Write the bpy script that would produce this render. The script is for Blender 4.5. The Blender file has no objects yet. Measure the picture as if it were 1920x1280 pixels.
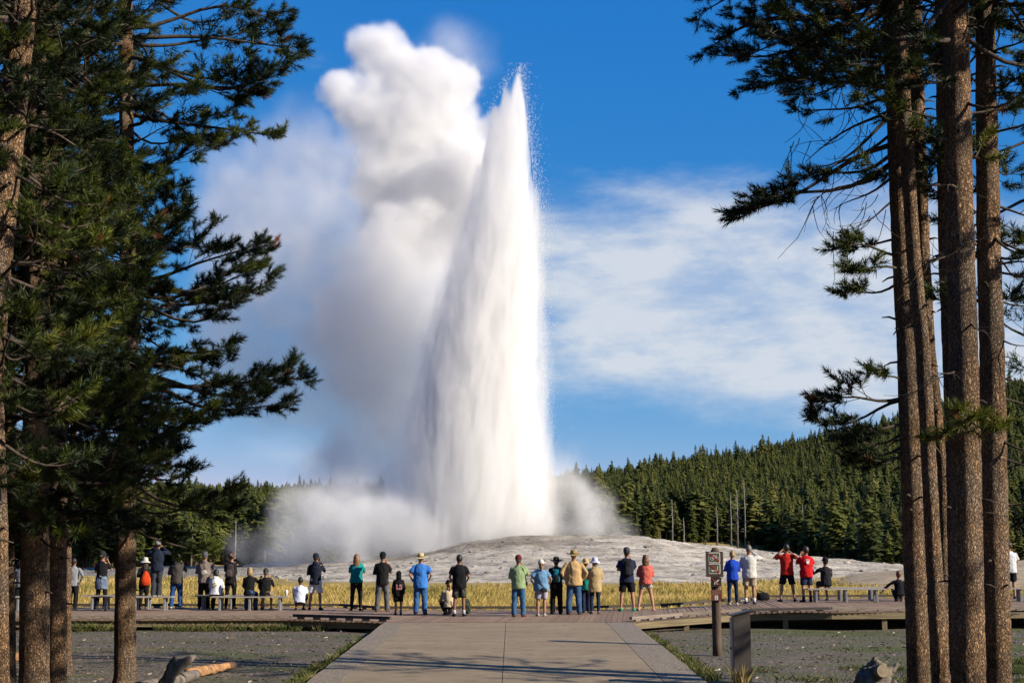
import bpy, bmesh, math, random, time
import numpy as np
from mathutils import Vector, Matrix, noise as mnoise
T0 = time.time()
random.seed(7)
rng = np.random.default_rng(11)
R = math.radians
sc = bpy.context.scene
COL = sc.collection

# ------------------------------------------------------------------ camera
CAM_H = 1.87
FPX = 2500.0                     # focal length in pixels of a 1920 px wide frame
TILT = math.atan(390 / FPX)
cam_data = bpy.data.cameras.new('camera')
cam_data.sensor_width = 36.0
cam_data.lens = FPX / 1920 * 36.0
cam_data.clip_end = 6000
cam = bpy.data.objects.new('camera', cam_data)
cam.location = (0, 0, CAM_H)
cam.rotation_euler = (math.pi / 2 + TILT, 0, 0)
COL.objects.link(cam)
sc.camera = cam
_ct, _st = math.cos(TILT), math.sin(TILT)

def ray(x, y):
    a, b = (x - 960) / FPX, (640 - y) / FPX
    return Vector((a, _ct - b * _st, _st + b * _ct))

def P(x, y, d):
    """the place seen at photo point (x, y), d metres in front of the camera"""
    r = ray(x, y)
    return Vector((r.x / r.y * d, d, CAM_H + r.z / r.y * d))

def G(x, y, z=0.0):
    """the place on the level z seen at photo point (x, y)"""
    r = ray(x, y)
    t = (z - CAM_H) / r.z
    return Vector((r.x * t, r.y * t, z))

# ------------------------------------------------------------------ sky and sun
SUN_AZ, SUN_EL = R(66), R(28)     # azimuth: to the right of the direction behind the camera
sun_vec = Vector((math.sin(SUN_AZ) * math.cos(SUN_EL), -math.cos(SUN_AZ) * math.cos(SUN_EL), math.sin(SUN_EL)))
sd = bpy.data.lights.new('sun', 'SUN')
sd.energy = 5.0
sd.angle = R(0.53)
sd.color = (1.0, 0.90, 0.745)
sun = bpy.data.objects.new('sun', sd)
sun.rotation_euler = sun_vec.to_track_quat('Z', 'Y').to_euler()
COL.objects.link(sun)

world = bpy.data.worlds.new('World')
sc.world = world
world.use_nodes = True
wn, wl = world.node_tree.nodes, world.node_tree.links
wn.clear()
w_out = wn.new('ShaderNodeOutputWorld')
w_bg = wn.new('ShaderNodeBackground')
w_bg.inputs['Strength'].default_value = 0.0600
sky = wn.new('ShaderNodeTexSky')
sky.sky_type = 'NISHITA'
sky.sun_disc = False
sky.sun_elevation = SUN_EL
sky.sun_rotation = math.atan2(sun_vec.x, sun_vec.y)
sky.altitude = 2200
sky.air_density = 0.8
sky.dust_density = 0.0
sky.ozone_density = 3.0
def wm(op, a, b=0.0, c=0.0):
    k = wn.new('ShaderNodeMath'); k.operation = op
    for i, v in enumerate((a, b, c)):
        if hasattr(v, 'is_output'): wl.new(v, k.inputs[i])
        else: k.inputs[i].default_value = v
    return k.outputs[0]
def wramp(x, a, b, lo=0.0, hi=1.0):
    k = wn.new('ShaderNodeMapRange'); k.interpolation_type = 'SMOOTHSTEP'; wl.new(x, k.inputs[0])
    for i, q in enumerate((a, b, lo, hi)): k.inputs[1 + i].default_value = q
    return k.outputs[0]
def wmix(f, a, b, blend='MIX'):
    k = wn.new('ShaderNodeMix'); k.data_type = 'RGBA'; k.blend_type = blend
    for i, q in ((0, f), (6, a), (7, b)):
        if hasattr(q, 'is_output'): wl.new(q, k.inputs[i])
        else: k.inputs[i].default_value = q
    return k.outputs[2]
w_tc = wn.new('ShaderNodeTexCoord'); w_sep = wn.new('ShaderNodeSeparateXYZ'); wl.new(w_tc.outputs['Generated'], w_sep.inputs[0])
dx_, dy_, dz_ = w_sep.outputs
az_ = wm('MULTIPLY', wm('ARCTAN2', dx_, dy_), 57.2958)
el_ = wm('MULTIPLY', wm('ARCSINE', dz_), 57.2958)
def wnoise(scale, st, detail=6.0, rough=.55, off=(0, 0, 0)):
    mp = wn.new('ShaderNodeMapping'); mp.inputs['Scale'].default_value = st; mp.inputs['Location'].default_value = off; wl.new(w_tc.outputs['Generated'], mp.inputs[0])
    k = wn.new('ShaderNodeTexNoise'); k.inputs['Scale'].default_value = scale; k.inputs['Detail'].default_value = detail; k.inputs['Roughness'].default_value = rough
    wl.new(mp.outputs[0], k.inputs[0]); return k.outputs['Fac']
# thin clouds: a bank low over the hills on the right, loose wisps in a belt all round
n_a = wnoise(4.0, (1, 1, 2.6), 7.0, .55)
n_b = wnoise(9.0, (1, 1, 3.2), 6.0, .6, (3, 1, 2))
u_ = wm('DIVIDE', wm('SUBTRACT', az_, 15.0), 17.5); v_ = wm('DIVIDE', wm('SUBTRACT', wm('ADD', el_, wm('MULTIPLY', az_, 0.10)), 11.4), 5.0)
r_ = wm('SQRT', wm('ADD', wm('MULTIPLY', u_, u_), wm('MULTIPLY', v_, v_)))
bank = wramp(wm('ADD', r_, wm('ADD', wm('MULTIPLY', wm('SUBTRACT', n_a, .5), -1.6), wm('MULTIPLY', wm('SUBTRACT', n_b, .5), -.7))), 1.3, .55, 0.0, .88)
belt = wm('MULTIPLY', wm('MULTIPLY', wramp(el_, 1.0, 6.0), wramp(el_, 45.0, 17.0)), wramp(n_a, .56, .74, 0.0, .45))
n_c = wnoise(15.0, (1, 1, 2.2), 7.0, .62, (7, 2, 5))
cloud = wm('MINIMUM', wm('ADD', wm('MULTIPLY', bank, wramp(wm('ADD', wm('MULTIPLY', n_b, .6), wm('MULTIPLY', n_c, .4)), .34, .60, .50, 1.12)), belt), .92)
# the clear deep blue of high mountain air: per-channel response of the sky
w_s2 = wn.new('ShaderNodeSeparateColor'); wl.new(sky.outputs[0], w_s2.inputs[0])
w_c2 = wn.new('ShaderNodeCombineColor')
for i, (g_, p_) in enumerate(((1.62, 1.70), (.64, .64), (.72, .20))):
    wl.new(wm('MULTIPLY', wm('POWER', wm('MULTIPLY', w_s2.outputs[i], .11), p_), g_ / .11), w_c2.inputs[i])
tinted = w_c2.outputs[0]
w_mix = wmix(cloud, tinted, (5.9, 6.3, 6.9, 1))
wl.new(w_mix, w_bg.inputs[0])
wl.new(w_bg.outputs[0], w_out.inputs[0])

sc.view_settings.view_transform = 'Standard'
sc.view_settings.look = 'None'
sc.view_settings.exposure = 0.95
sc.view_settings.gamma = 1.0
sc.view_settings.use_curve_mapping = False
sc.render.engine = 'CYCLES'
cy = sc.cycles
cy.use_denoising = True
cy.use_adaptive_sampling = True
cy.adaptive_threshold = 0.02
cy.max_bounces = 16
cy.diffuse_bounces = 3
cy.glossy_bounces = 2
cy.transmission_bounces = 4
cy.transparent_max_bounces = 12
cy.volume_bounces = 10
cy.volume_step_rate = 2.5
# ------------------------------------------------------------------ helpers: colour, materials, meshes
def lin(h):
    h = h.lstrip('#')
    c = [int(h[i:i + 2], 16) / 255 for i in (0, 2, 4)]
    return tuple(q / 12.92 if q <= .04045 else ((q + .055) / 1.055) ** 2.4 for q in c)

_mats = {}
def mat(name, c1, c2=None, scale=8.0, rough=0.85, bump=0.0, bscale=None, spec=0.25, detail=5.0, stretch=(1, 1, 1), lo=.38, hi=.62, dist=0.02):
    """procedural surface: two colours mixed by noise, with fine relief"""
    if name in _mats:
        return _mats[name]
    m = bpy.data.materials.new(name); m.use_nodes = True
    n, l = m.node_tree.nodes, m.node_tree.links
    b = n['Principled BSDF']
    b.inputs['Roughness'].default_value = rough
    b.inputs['Specular IOR Level'].default_value = spec
    tc = n.new('ShaderNodeTexCoord'); mp = n.new('ShaderNodeMapping')
    mp.inputs['Scale'].default_value = stretch
    l.new(tc.outputs['Object'], mp.inputs[0])
    if c2 is None:
        c2 = tuple(q * .72 for q in c1)
    nz = n.new('ShaderNodeTexNoise'); nz.inputs['Scale'].default_value = scale; nz.inputs['Detail'].default_value = detail
    nz.inputs['Roughness'].default_value = .6
    l.new(mp.outputs[0], nz.inputs['Vector'])
    rp = n.new('ShaderNodeValToRGB')
    rp.color_ramp.elements[0].position = lo; rp.color_ramp.elements[1].position = hi
    rp.color_ramp.elements[0].color = (*c2, 1); rp.color_ramp.elements[1].color = (*c1, 1)
    l.new(nz.outputs['Fac'], rp.inputs[0]); l.new(rp.outputs[0], b.inputs['Base Color'])
    if bump:
        n2 = n.new('ShaderNodeTexNoise'); n2.inputs['Scale'].default_value = bscale or scale * 4; n2.inputs['Detail'].default_value = 4
        l.new(mp.outputs[0], n2.inputs['Vector'])
        bp = n.new('ShaderNodeBump'); bp.inputs['Strength'].default_value = bump; bp.inputs['Distance'].default_value = dist
        l.new(n2.outputs['Fac'], bp.inputs['Height']); l.new(bp.outputs[0], b.inputs['Normal'])
    _mats[name] = m
    return m

class MB:
    """collects shapes that belong to ONE piece"""
    def __init__(self):
        self.v, self.f = [], []
    def add(self, vs, fs):
        o = len(self.v)
        self.v += [tuple(q) for q in vs]
        self.f += [tuple(i + o for i in f) for f in fs]
    def loft(self, rings, cap=True):
        n = len(rings[0]); vs, fs = [], []
        for r in rings:
            vs += r
        for i in range(len(rings) - 1):
            for k in range(n):
                a, b = i * n + k, i * n + (k + 1) % n
                fs.append((a, b, b + n, a + n))
        if cap:
            fs.append(tuple(range(n))[::-1]); fs.append(tuple(range(len(vs) - n, len(vs))))
        self.add(vs, fs)
    def tube(self, pts, rad, n=8, cap=True, flat=1.0, ref=Vector((0, 1, 0)), wob=0.0):
        pts = [Vector(p) for p in pts]
        if not hasattr(rad, '__len__'):
            rad = [rad] * len(pts)
        rings = []
        for i, p in enumerate(pts):
            t = (pts[min(i + 1, len(pts) - 1)] - pts[max(i - 1, 0)])
            if t.length < 1e-9: t = Vector((0, 0, 1))
            t.normalize()
            u = ref.cross(t)
            if u.length < .05: u = Vector((1, 0, 0)).cross(t)
            u.normalize(); w = t.cross(u)
            rr = []
            for k in range(n):
                a = 2 * math.pi * k / n
                q = rad[i] * (1 + (random.uniform(-wob, wob) if wob else 0))
                rr.append(p + u * math.cos(a) * q + w * math.sin(a) * q * flat)
            rings.append(rr)
        self.loft(rings, cap)
    def ellipsoid(self, c, r, nu=12, nv=8, axes=None):
        c = Vector(c); ax = axes or (Vector((1, 0, 0)), Vector((0, 1, 0)), Vector((0, 0, 1)))
        rings = []
        for i in range(nv + 1):
            ph = -math.pi / 2 + math.pi * (i + (.15 if i == 0 else -.15 if i == nv else 0)) / nv
            rings.append([c + ax[0] * r[0] * math.cos(ph) * math.cos(a) + ax[1] * r[1] * math.cos(ph) * math.sin(a) + ax[2] * r[2] * math.sin(ph)
                          for a in [2 * math.pi * k / nu for k in range(nu)]])
        self.loft(rings)
    def box(self, lo, hi, bev=0.0):
        (x0, y0, z0), (x1, y1, z1) = lo, hi
        if bev <= 0:
            self.add([(x0, y0, z0), (x1, y0, z0), (x1, y1, z0), (x0, y1, z0), (x0, y0, z1), (x1, y0, z1), (x1, y1, z1), (x0, y1, z1)],
                     [(3, 2, 1, 0), (4, 5, 6, 7), (0, 1, 5, 4), (1, 2, 6, 5), (2, 3, 7, 6), (3, 0, 4, 7)])
            return
        b = bev
        def ring(z, i):
            return [Vector(q) for q in ((x0 + i + b, y0 + i, z), (x1 - i - b, y0 + i, z), (x1 - i, y0 + i + b, z), (x1 - i, y1 - i - b, z),
                                        (x1 - i - b, y1 - i, z), (x0 + i + b, y1 - i, z), (x0 + i, y1 - i - b, z), (x0 + i, y0 + i + b, z))]
        self.loft([ring(z0, b * .7), ring(z0 + b, 0), ring(z1 - b, 0), ring(z1, b * .7)])
    def poly(self, pts):
        self.add(pts, [tuple(range(len(pts)))])
    def mesh(self, name, m, smooth=True):
        me = bpy.data.meshes.new(name)
        me.from_pydata(self.v, [], self.f)
        if m: me.materials.append(m)
        if smooth and len(me.polygons):
            me.polygons.foreach_set('use_smooth', [True] * len(me.polygons))
        me.validate()
        me.update()
        return me
    def build(self, name, m, parent=None, smooth=False):
        return link(name, self.mesh(name, m, smooth), parent)

def link(name, me, parent=None):
    o = bpy.data.objects.new(name, me)
    COL.objects.link(o)
    if parent is not None: o.parent = parent
    return o

def empty(name, loc=(0, 0, 0), rz=0.0):
    o = bpy.data.objects.new(name, None)
    o.empty_display_size = .2
    o.location = loc; o.rotation_euler = (0, 0, rz)
    COL.objects.link(o)
    return o

def tag(o, label=None, cat=None, group=None, kind=None):
    if label: o['label'] = label
    if cat: o['category'] = cat
    if group: o['group'] = group
    if kind: o['kind'] = kind
    return o

def np_mesh(name, V, F, m, tint=None, smooth=False):
    """mesh out of numpy arrays; F is (n,3) or (n,4); tint: a grey value per vertex"""
    me = bpy.data.meshes.new(name)
    k = F.shape[1]
    me.vertices.add(len(V)); me.vertices.foreach_set('co', np.ascontiguousarray(V, dtype=np.float32).ravel())
    me.loops.add(F.size); me.loops.foreach_set('vertex_index', np.ascontiguousarray(F, dtype=np.int32).ravel())
    me.polygons.add(len(F)); me.polygons.foreach_set('loop_start', np.arange(0, F.size, k, dtype=np.int32))
    if smooth: me.polygons.foreach_set('use_smooth', np.ones(len(F), dtype=bool))
    if tint is not None:
        at = me.attributes.new('tint', 'FLOAT', 'POINT'); at.data.foreach_set('value', np.ascontiguousarray(tint, dtype=np.float32))
    if m: me.materials.append(m)
    me.update(calc_edges=True)
    return me

def vnoise(V, scale, octaves=4, seed=0.0):
    """fractal noise for an array of points"""
    out = np.empty(len(V)); s = Vector((seed, seed * 1.7, -seed * .6))
    for i, p in enumerate(V):
        out[i] = mnoise.fractal(Vector(p) * scale + s, 1.0, 2.0, octaves)
    return out

def tint_mat(name, stops, rough=.7, translucent=0.0, spec=.2, jitter=None):
    """colour picked by the 'tint' value stored with the geometry; optional light passing through thin leaves"""
    m = bpy.data.materials.new(name); m.use_nodes = True
    n, l = m.node_tree.nodes, m.node_tree.links
    b = n['Principled BSDF']; b.inputs['Roughness'].default_value = rough; b.inputs['Specular IOR Level'].default_value = spec
    at = n.new('ShaderNodeAttribute'); at.attribute_name = 'tint'
    fac = at.outputs['Fac']
    if jitter:
        oi = n.new('ShaderNodeObjectInfo'); ma = n.new('ShaderNodeMath'); ma.operation = 'MULTIPLY_ADD'
        l.new(oi.outputs['Random'], ma.inputs[0]); ma.inputs[1].default_value = jitter; l.new(fac, ma.inputs[2]); fac = ma.outputs[0]
    rp = n.new('ShaderNodeValToRGB'); cr = rp.color_ramp
    while len(cr.elements) < len(stops): cr.elements.new(.5)
    for e, (p, c) in zip(cr.elements, stops):
        e.position = p; e.color = (*c, 1)
    l.new(fac, rp.inputs[0]); l.new(rp.outputs[0], b.inputs['Base Color'])
    if translucent:
        tr = n.new('ShaderNodeBsdfTranslucent'); mx = n.new('ShaderNodeMixShader'); mx.inputs[0].default_value = translucent
        l.new(rp.outputs[0], tr.inputs[0]); l.new(b.outputs[0], mx.inputs[1]); l.new(tr.outputs[0], mx.inputs[2])
        l.new(mx.outputs[0], n['Material Output'].inputs['Surface'])
    return m

def interp(x, pts):
    return float(np.interp(x, [p[0] for p in pts], [p[1] for p in pts]))
# ------------------------------------------------------------------ land: ground sheet, hills, mound, meadow
GZ = -0.30                        # level of the gravel in front of the boardwalk
def hill_h(px, d):
    """height of the land behind the meadow, by direction (photo column) and distance"""
    A = interp(px, [(-700, 20), (200, 18.5), (600, 18), (1000, 19.5), (1150, 21.5), (1400, 29), (1600, 38.5), (1750, 46), (1900, 55), (2600, 72)])
    d0 = interp(px, [(-700, 150), (300, 165), (900, 200), (1150, 190), (1400, 200), (1600, 165), (1900, 150), (2600, 150)])
    t = max(0.0, min(1.0, (d - d0) / (470 - d0)))
    h = A * (t ** 1.15)
    b = interp(px, [(900, 0), (1100, 2.4), (1350, 2.6), (1480, 1.2), (1600, .3), (1800, .8), (2600, 1)])
    h += b * max(0.0, min(1.0, (d - 135) / 50))
    if d > 470: h -= (d - 470) * .05
    return h + GZ

def dpx(x, d): return 960 + x / d * FPX

def build_land():
    # the ground sheet, from behind the camera to far beyond the hills
    m = bpy.data.materials.new('ground'); m.use_nodes = True
    n, l = m.node_tree.nodes, m.node_tree.links
    b = n['Principled BSDF']; b.inputs['Roughness'].default_value = .95; b.inputs['Specular IOR Level'].default_value = .15
    tc = n.new('ShaderNodeTexCoord'); sp = n.new('ShaderNodeSeparateXYZ'); l.new(tc.outputs['Object'], sp.inputs[0])
    def noise(s, det=4, st=(1, 1, 1), rough=.6):
        mp = n.new('ShaderNodeMapping'); mp.inputs['Scale'].default_value = st; l.new(tc.outputs['Object'], mp.inputs[0])
        k = n.new('ShaderNodeTexNoise'); k.inputs['Scale'].default_value = s; k.inputs['Detail'].default_value = det; k.inputs['Roughness'].default_value = rough
        l.new(mp.outputs[0], k.inputs[0]); return k.outputs['Fac']
    def ramp(x, a, bb, ca, cb):
        r = n.new('ShaderNodeValToRGB'); r.color_ramp.elements[0].position = a; r.color_ramp.elements[1].position = bb
        r.color_ramp.elements[0].color = (*ca, 1); r.color_ramp.elements[1].color = (*cb, 1); l.new(x, r.inputs[0]); return r.outputs[0]
    def mix(f, a, bb):
        k = n.new('ShaderNodeMix'); k.data_type = 'RGBA'; l.new(f, k.inputs[0])
        for s, q in ((6, a), (7, bb)):
            if hasattr(q, 'is_output'): l.new(q, k.inputs[s])
            else: k.inputs[s].default_value = (*q, 1)
        return k.outputs[2]
    vor = n.new('ShaderNodeTexVoronoi'); vor.inputs['Scale'].default_value = 17; l.new(tc.outputs['Object'], vor.inputs['Vector'])
    gravel = ramp(vor.outputs['Color'], .1, .95, (.06, .05, .04), (.23, .19, .15))
    dirt = ramp(noise(3.0), .3, .7, (.08, .066, .052), (.15, .125, .10))
    g1 = mix(ramp(noise(.35, 5), .5, .68, (0, 0, 0), (1, 1, 1)), gravel, dirt)
    moss = ramp(noise(6.0), .3, .7, (.045, .062, .014), (.115, .135, .028))
    gx = n.new('ShaderNodeMapRange'); l.new(sp.outputs['X'], gx.inputs[0]); gx.inputs[1].default_value = 2; gx.inputs[2].default_value = 7; gx.inputs[4].default_value = .07
    ga = n.new('ShaderNodeMath'); l.new(noise(.5, 6, (.45, 1.3, 1), .68), ga.inputs[0]); l.new(gx.outputs[0], ga.inputs[1])
    mf = ramp(ga.outputs[0], .50, .66, (0, 0, 0), (.85, .85, .85))
    g2 = mix(mf, g1, moss)
    chips = ramp(noise(30, 3, (1, 1, 1), .7), .64, .69, (0, 0, 0), (.8, .8, .8))
    g3 = mix(chips, g2, (.42, .36, .28))
    straw = ramp(noise(.6, 6), .3, .7, (.27, .20, .07), (.46, .34, .12))
    far = n.new('ShaderNodeMapRange'); l.new(sp.outputs['Y'], far.inputs[0]); far.inputs[1].default_value = 41; far.inputs[2].default_value = 42.5
    g4 = mix(far.outputs[0], g3, straw)
    l.new(g4, b.inputs['Base Color'])
    bp = n.new('ShaderNodeBump'); bp.inputs['Strength'].default_value = .8; bp.inputs['Distance'].default_value = .03
    l.new(vor.outputs['Distance'], bp.inputs['Height']); l.new(bp.outputs[0], b.inputs['Normal'])
    # radial sheet
    ds = np.concatenate([np.linspace(-60, 16, 8), np.linspace(17, 44, 55), np.linspace(46, 190, 50), np.linspace(200, 480, 30), np.array([520, 600, 800, 1200, 2000, 4500])])
    us = np.concatenate([np.linspace(-3, -.55, 10), np.linspace(-.5, .5, 90), np.linspace(.55, 3, 10)])
    V = np.zeros((len(ds), len(us), 3))
    for i, d in enumerate(ds):
        for j, u in enumerate(us):
            x = u * max(abs(d), 25) if d > 25 else u * 25
            z = GZ
            if d < 44: z += .035 * mnoise.noise(Vector((x * .5, d * .5, 3))) - .004
            if d > 135: z = hill_h(960 + u * FPX, d) - (0 if d < 480 else (d - 480) * .02)
            if d > 190: z += 1.2 * mnoise.noise(Vector((x * .02, d * .02, 5)))
            V[i, j] = (x, d, max(z, -40))
    nu = len(us)
    F = np.array([(i * nu + j, i * nu + j + 1, (i + 1) * nu + j + 1, (i + 1) * nu + j) for i in range(len(ds) - 1) for j in range(nu - 1)])
    o = link('ground', np_mesh('ground', V.reshape(-1, 3), F, m, smooth=True))
    tag(o, kind='structure')

    # ---- the sinter mound round the vent
    m = bpy.data.materials.new('sinter'); m.use_nodes = True
    n, l = m.node_tree.nodes, m.node_tree.links
    b = n['Principled BSDF']; b.inputs['Roughness'].default_value = .9; b.inputs['Specular IOR Level'].default_value = .2
    tc = n.new('ShaderNodeTexCoord'); sp = n.new('ShaderNodeSeparateXYZ'); l.new(tc.outputs['Object'], sp.inputs[0])
    pale = ramp(noise(.55, 9, (.4, 1, 1), .72), .34, .60, (.28, .23, .18), (.78, .70, .585))
    # wet darker sinter near the vent
    dv = n.new('ShaderNodeVectorMath'); dv.operation = 'DISTANCE'; l.new(tc.outputs['Object'], dv.inputs[0]); dv.inputs[1].default_value = (-5, 122, 3)
    wn_ = n.new('ShaderNodeMath'); wn_.operation = 'MULTIPLY_ADD'; l.new(noise(.25, 5), wn_.inputs[0]); wn_.inputs[1].default_value = 16; l.new(dv.outputs['Value'], wn_.inputs[2])
    wet = n.new('ShaderNodeMapRange'); wet.interpolation_type = 'SMOOTHSTEP'; l.new(wn_.outputs[0], wet.inputs[0])
    wet.inputs[1].default_value = 13; wet.inputs[2].default_value = 24; wet.inputs[3].default_value = .75; wet.inputs[4].default_value = 0
    c1 = mix(wet.outputs[0], pale, (.20, .165, .135))
    crack = ramp(noise(1.3, 9, (.28, 1.5, 1), .78), .545, .62, (0, 0, 0), (.85, .85, .85))
    c2 = mix(crack, c1, (.10, .085, .07))
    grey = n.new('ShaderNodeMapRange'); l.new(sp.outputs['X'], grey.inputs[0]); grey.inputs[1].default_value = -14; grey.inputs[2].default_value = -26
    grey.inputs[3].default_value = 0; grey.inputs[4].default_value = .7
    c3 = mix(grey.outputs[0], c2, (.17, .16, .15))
    l.new(c3, b.inputs['Base Color'])
    bp = n.new('ShaderNodeBump'); bp.inputs['Strength'].default_value = 1.0; bp.inputs['Distance'].default_value = .6
    l.new(noise(1.6, 8, (.5, 1, 1), .7), bp.inputs['Height']); l.new(bp.outputs[0], b.inputs['Normal'])
    prof = [(-62, -.5), (-45, -.3), (-30, .1), (-18, .7), (-10, 1.55), (-4, 2.75), (0, 3.2), (9.5, 3.3), (13, 3.0), (18, 2.35), (25, 1.7), (33, .75), (40, .2), (55, -.5)]
    nx, ny = 330, 150
    xs = np.linspace(-62, 55, nx); ys = np.concatenate([np.linspace(78, 128, 110), np.linspace(129, 178, ny - 110)])
    V = np.zeros((ny, nx, 3))
    for j, y in enumerate(ys):
        s = 0 if y < 84 else min(1, (y - 84) / 42)
        s = s * s * (3 - 2 * s) * .6 + s * .4
        if y > 134: s = max(0, 1 - (y - 134) / 40)
        for i, x in enumerate(xs):
            h = interp(x * 128 / max(y, 100), prof) + .4
            p = Vector((x, y, 0))
            q = mnoise.fractal(Vector((x * .13, y * .2, 1)), 1, 2, 5)
            r = abs(mnoise.fractal(Vector((x * .32, y * .6, 7)), 1, 2, 4))
            z = GZ - .28 + h * s + min(1, s * 3 + .15) * (.30 * q - .34 * r + .14)
            ter = .32
            k = math.floor(z / ter); fr = z / ter - k
            z2 = (k + min(1, max(0, (fr - .5) * 3.2 + .5))) * ter
            z = z * .6 + z2 * .4
            if y > 100 and math.hypot(x - 1.3, (y - 128)) < 1.5: z -= .5
            V[j, i] = (x, y, z)
    F = np.array([(j * nx + i, j * nx + i + 1, (j + 1) * nx + i + 1, (j + 1) * nx + i) for j in range(ny - 1) for i in range(nx - 1)])
    o = link('geyser_mound', np_mesh('geyser_mound', V.reshape(-1, 3), F, m, smooth=True))
    tag(o, kind='structure')
    MOUND['V'] = V; MOUND['xs'] = xs; MOUND['ys'] = ys
    # loose lumps of sinter
    mm = m; Vr, Fr, off = [], [], 0; g = random.Random(3)
    for k in range(520):
        y = g.uniform(86, 126); x = g.uniform(-26, 36) * y / 128
        r_ = g.uniform(.04, .15) * (2.0 if g.random() < .05 else 1); z = mound_z(x, y)
        bm = bmesh.new(); bmesh.ops.create_icosphere(bm, subdivisions=1, radius=1)
        for v in bm.verts:
            q = 1 + .8 * mnoise.noise(v.co * 1.9 + Vector((k, 0, 0))); Vr.append((x + v.co.x * r_ * q * 1.6, y + v.co.y * r_ * q, z + v.co.z * r_ * q * .5 - .02))
        bm.faces.ensure_lookup_table(); Fr += [[v.index + off for v in f.verts] for f in bm.faces]; off += len(bm.verts); bm.free()
    tag(link('sinter_rubble', np_mesh('sinter_rubble', np.array(Vr), np.array(Fr), mm)), 'loose grey sinter lumps scattered over the geyser mound', 'rubble', kind='stuff')

    # low sandy rise on the right, behind the benches
    sand = mat('sandy_soil', (.46, .36, .24), (.30, .23, .14), scale=.7, rough=.95, bump=.5, bscale=3, dist=.1)
    rise = [(22, -.5), (25.5, .15), (31, .65), (37, 1.1), (52, 1.5), (70, 1.0)]
    xs2 = np.linspace(20, 72, 80); ys2 = np.linspace(72, 122, 50)
    V = np.zeros((50, 80, 3))
    for j, y in enumerate(ys2):
        s = math.sin(max(0, min(1, (y - 72) / 50)) * math.pi) ** .8
        for i, x in enumerate(xs2):
            V[j, i] = (x, y, GZ - .1 + (interp(x * 100 / y, rise) + .35) * s + .12 * mnoise.fractal(Vector((x * .25, y * .3, 2)), 1, 2, 4) * s)
    F = np.array([(j * 80 + i, j * 80 + i + 1, (j + 1) * 80 + i + 1, (j + 1) * 80 + i) for j in range(49) for i in range(79)])
    tag(link('sandy_rise_terrain', np_mesh('sandy_rise_terrain', V.reshape(-1, 3), F, sand, smooth=True)), kind='structure')

MOUND = {}
def mound_z(x, y):
    i = int(np.clip(np.searchsorted(MOUND['xs'], x), 0, len(MOUND['xs']) - 1)); j = int(np.clip(np.searchsorted(MOUND['ys'], y), 0, len(MOUND['ys']) - 1))
    return MOUND['V'][j, i, 2]

def blades(n_cl, sampler, per, h, w, spread, lean, tint_fn):
    """clumps of grass blades; sampler(n) gives x, y, z arrays"""
    X, Y, Z = sampler(n_cl)
    N = n_cl * per
    bx = np.repeat(X, per) + rng.normal(0, spread, N); by = np.repeat(Y, per) + rng.normal(0, spread, N); bz = np.repeat(Z, per)
    sc_ = np.repeat(rng.uniform(.6, 1.25, n_cl), per)
    hh = rng.uniform(h[0], h[1], N) * sc_
    a = rng.uniform(0, math.tau, N)
    lx, ly = rng.normal(0, lean, N) * hh, rng.normal(0, lean, N) * hh
    ww = w * rng.uniform(.6, 1.4, N)
    wx, wy = np.cos(a) * ww, np.sin(a) * ww
    V = np.empty((N, 4, 3))
    V[:, 0] = np.stack([bx - wx, by - wy, bz - .02], 1)
    V[:, 1] = np.stack([bx + wx, by + wy, bz - .02], 1)
    V[:, 2] = np.stack([bx + lx * .45 + wx * .7, by + ly * .45 + wy * .7, bz + hh * .6], 1)
    V[:, 3] = np.stack([bx + lx, by + ly, bz + hh], 1)
    base = (np.arange(N) * 4)[:, None]
    F = np.concatenate([base + np.array([[0, 1, 2]]), base + np.array([[0, 2, 3]])])
    t = np.repeat(np.clip(np.repeat(tint_fn(X, Y), per) + rng.normal(0, .10, N), 0, 1), 4)
    return V.reshape(-1, 3), F, t

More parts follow.
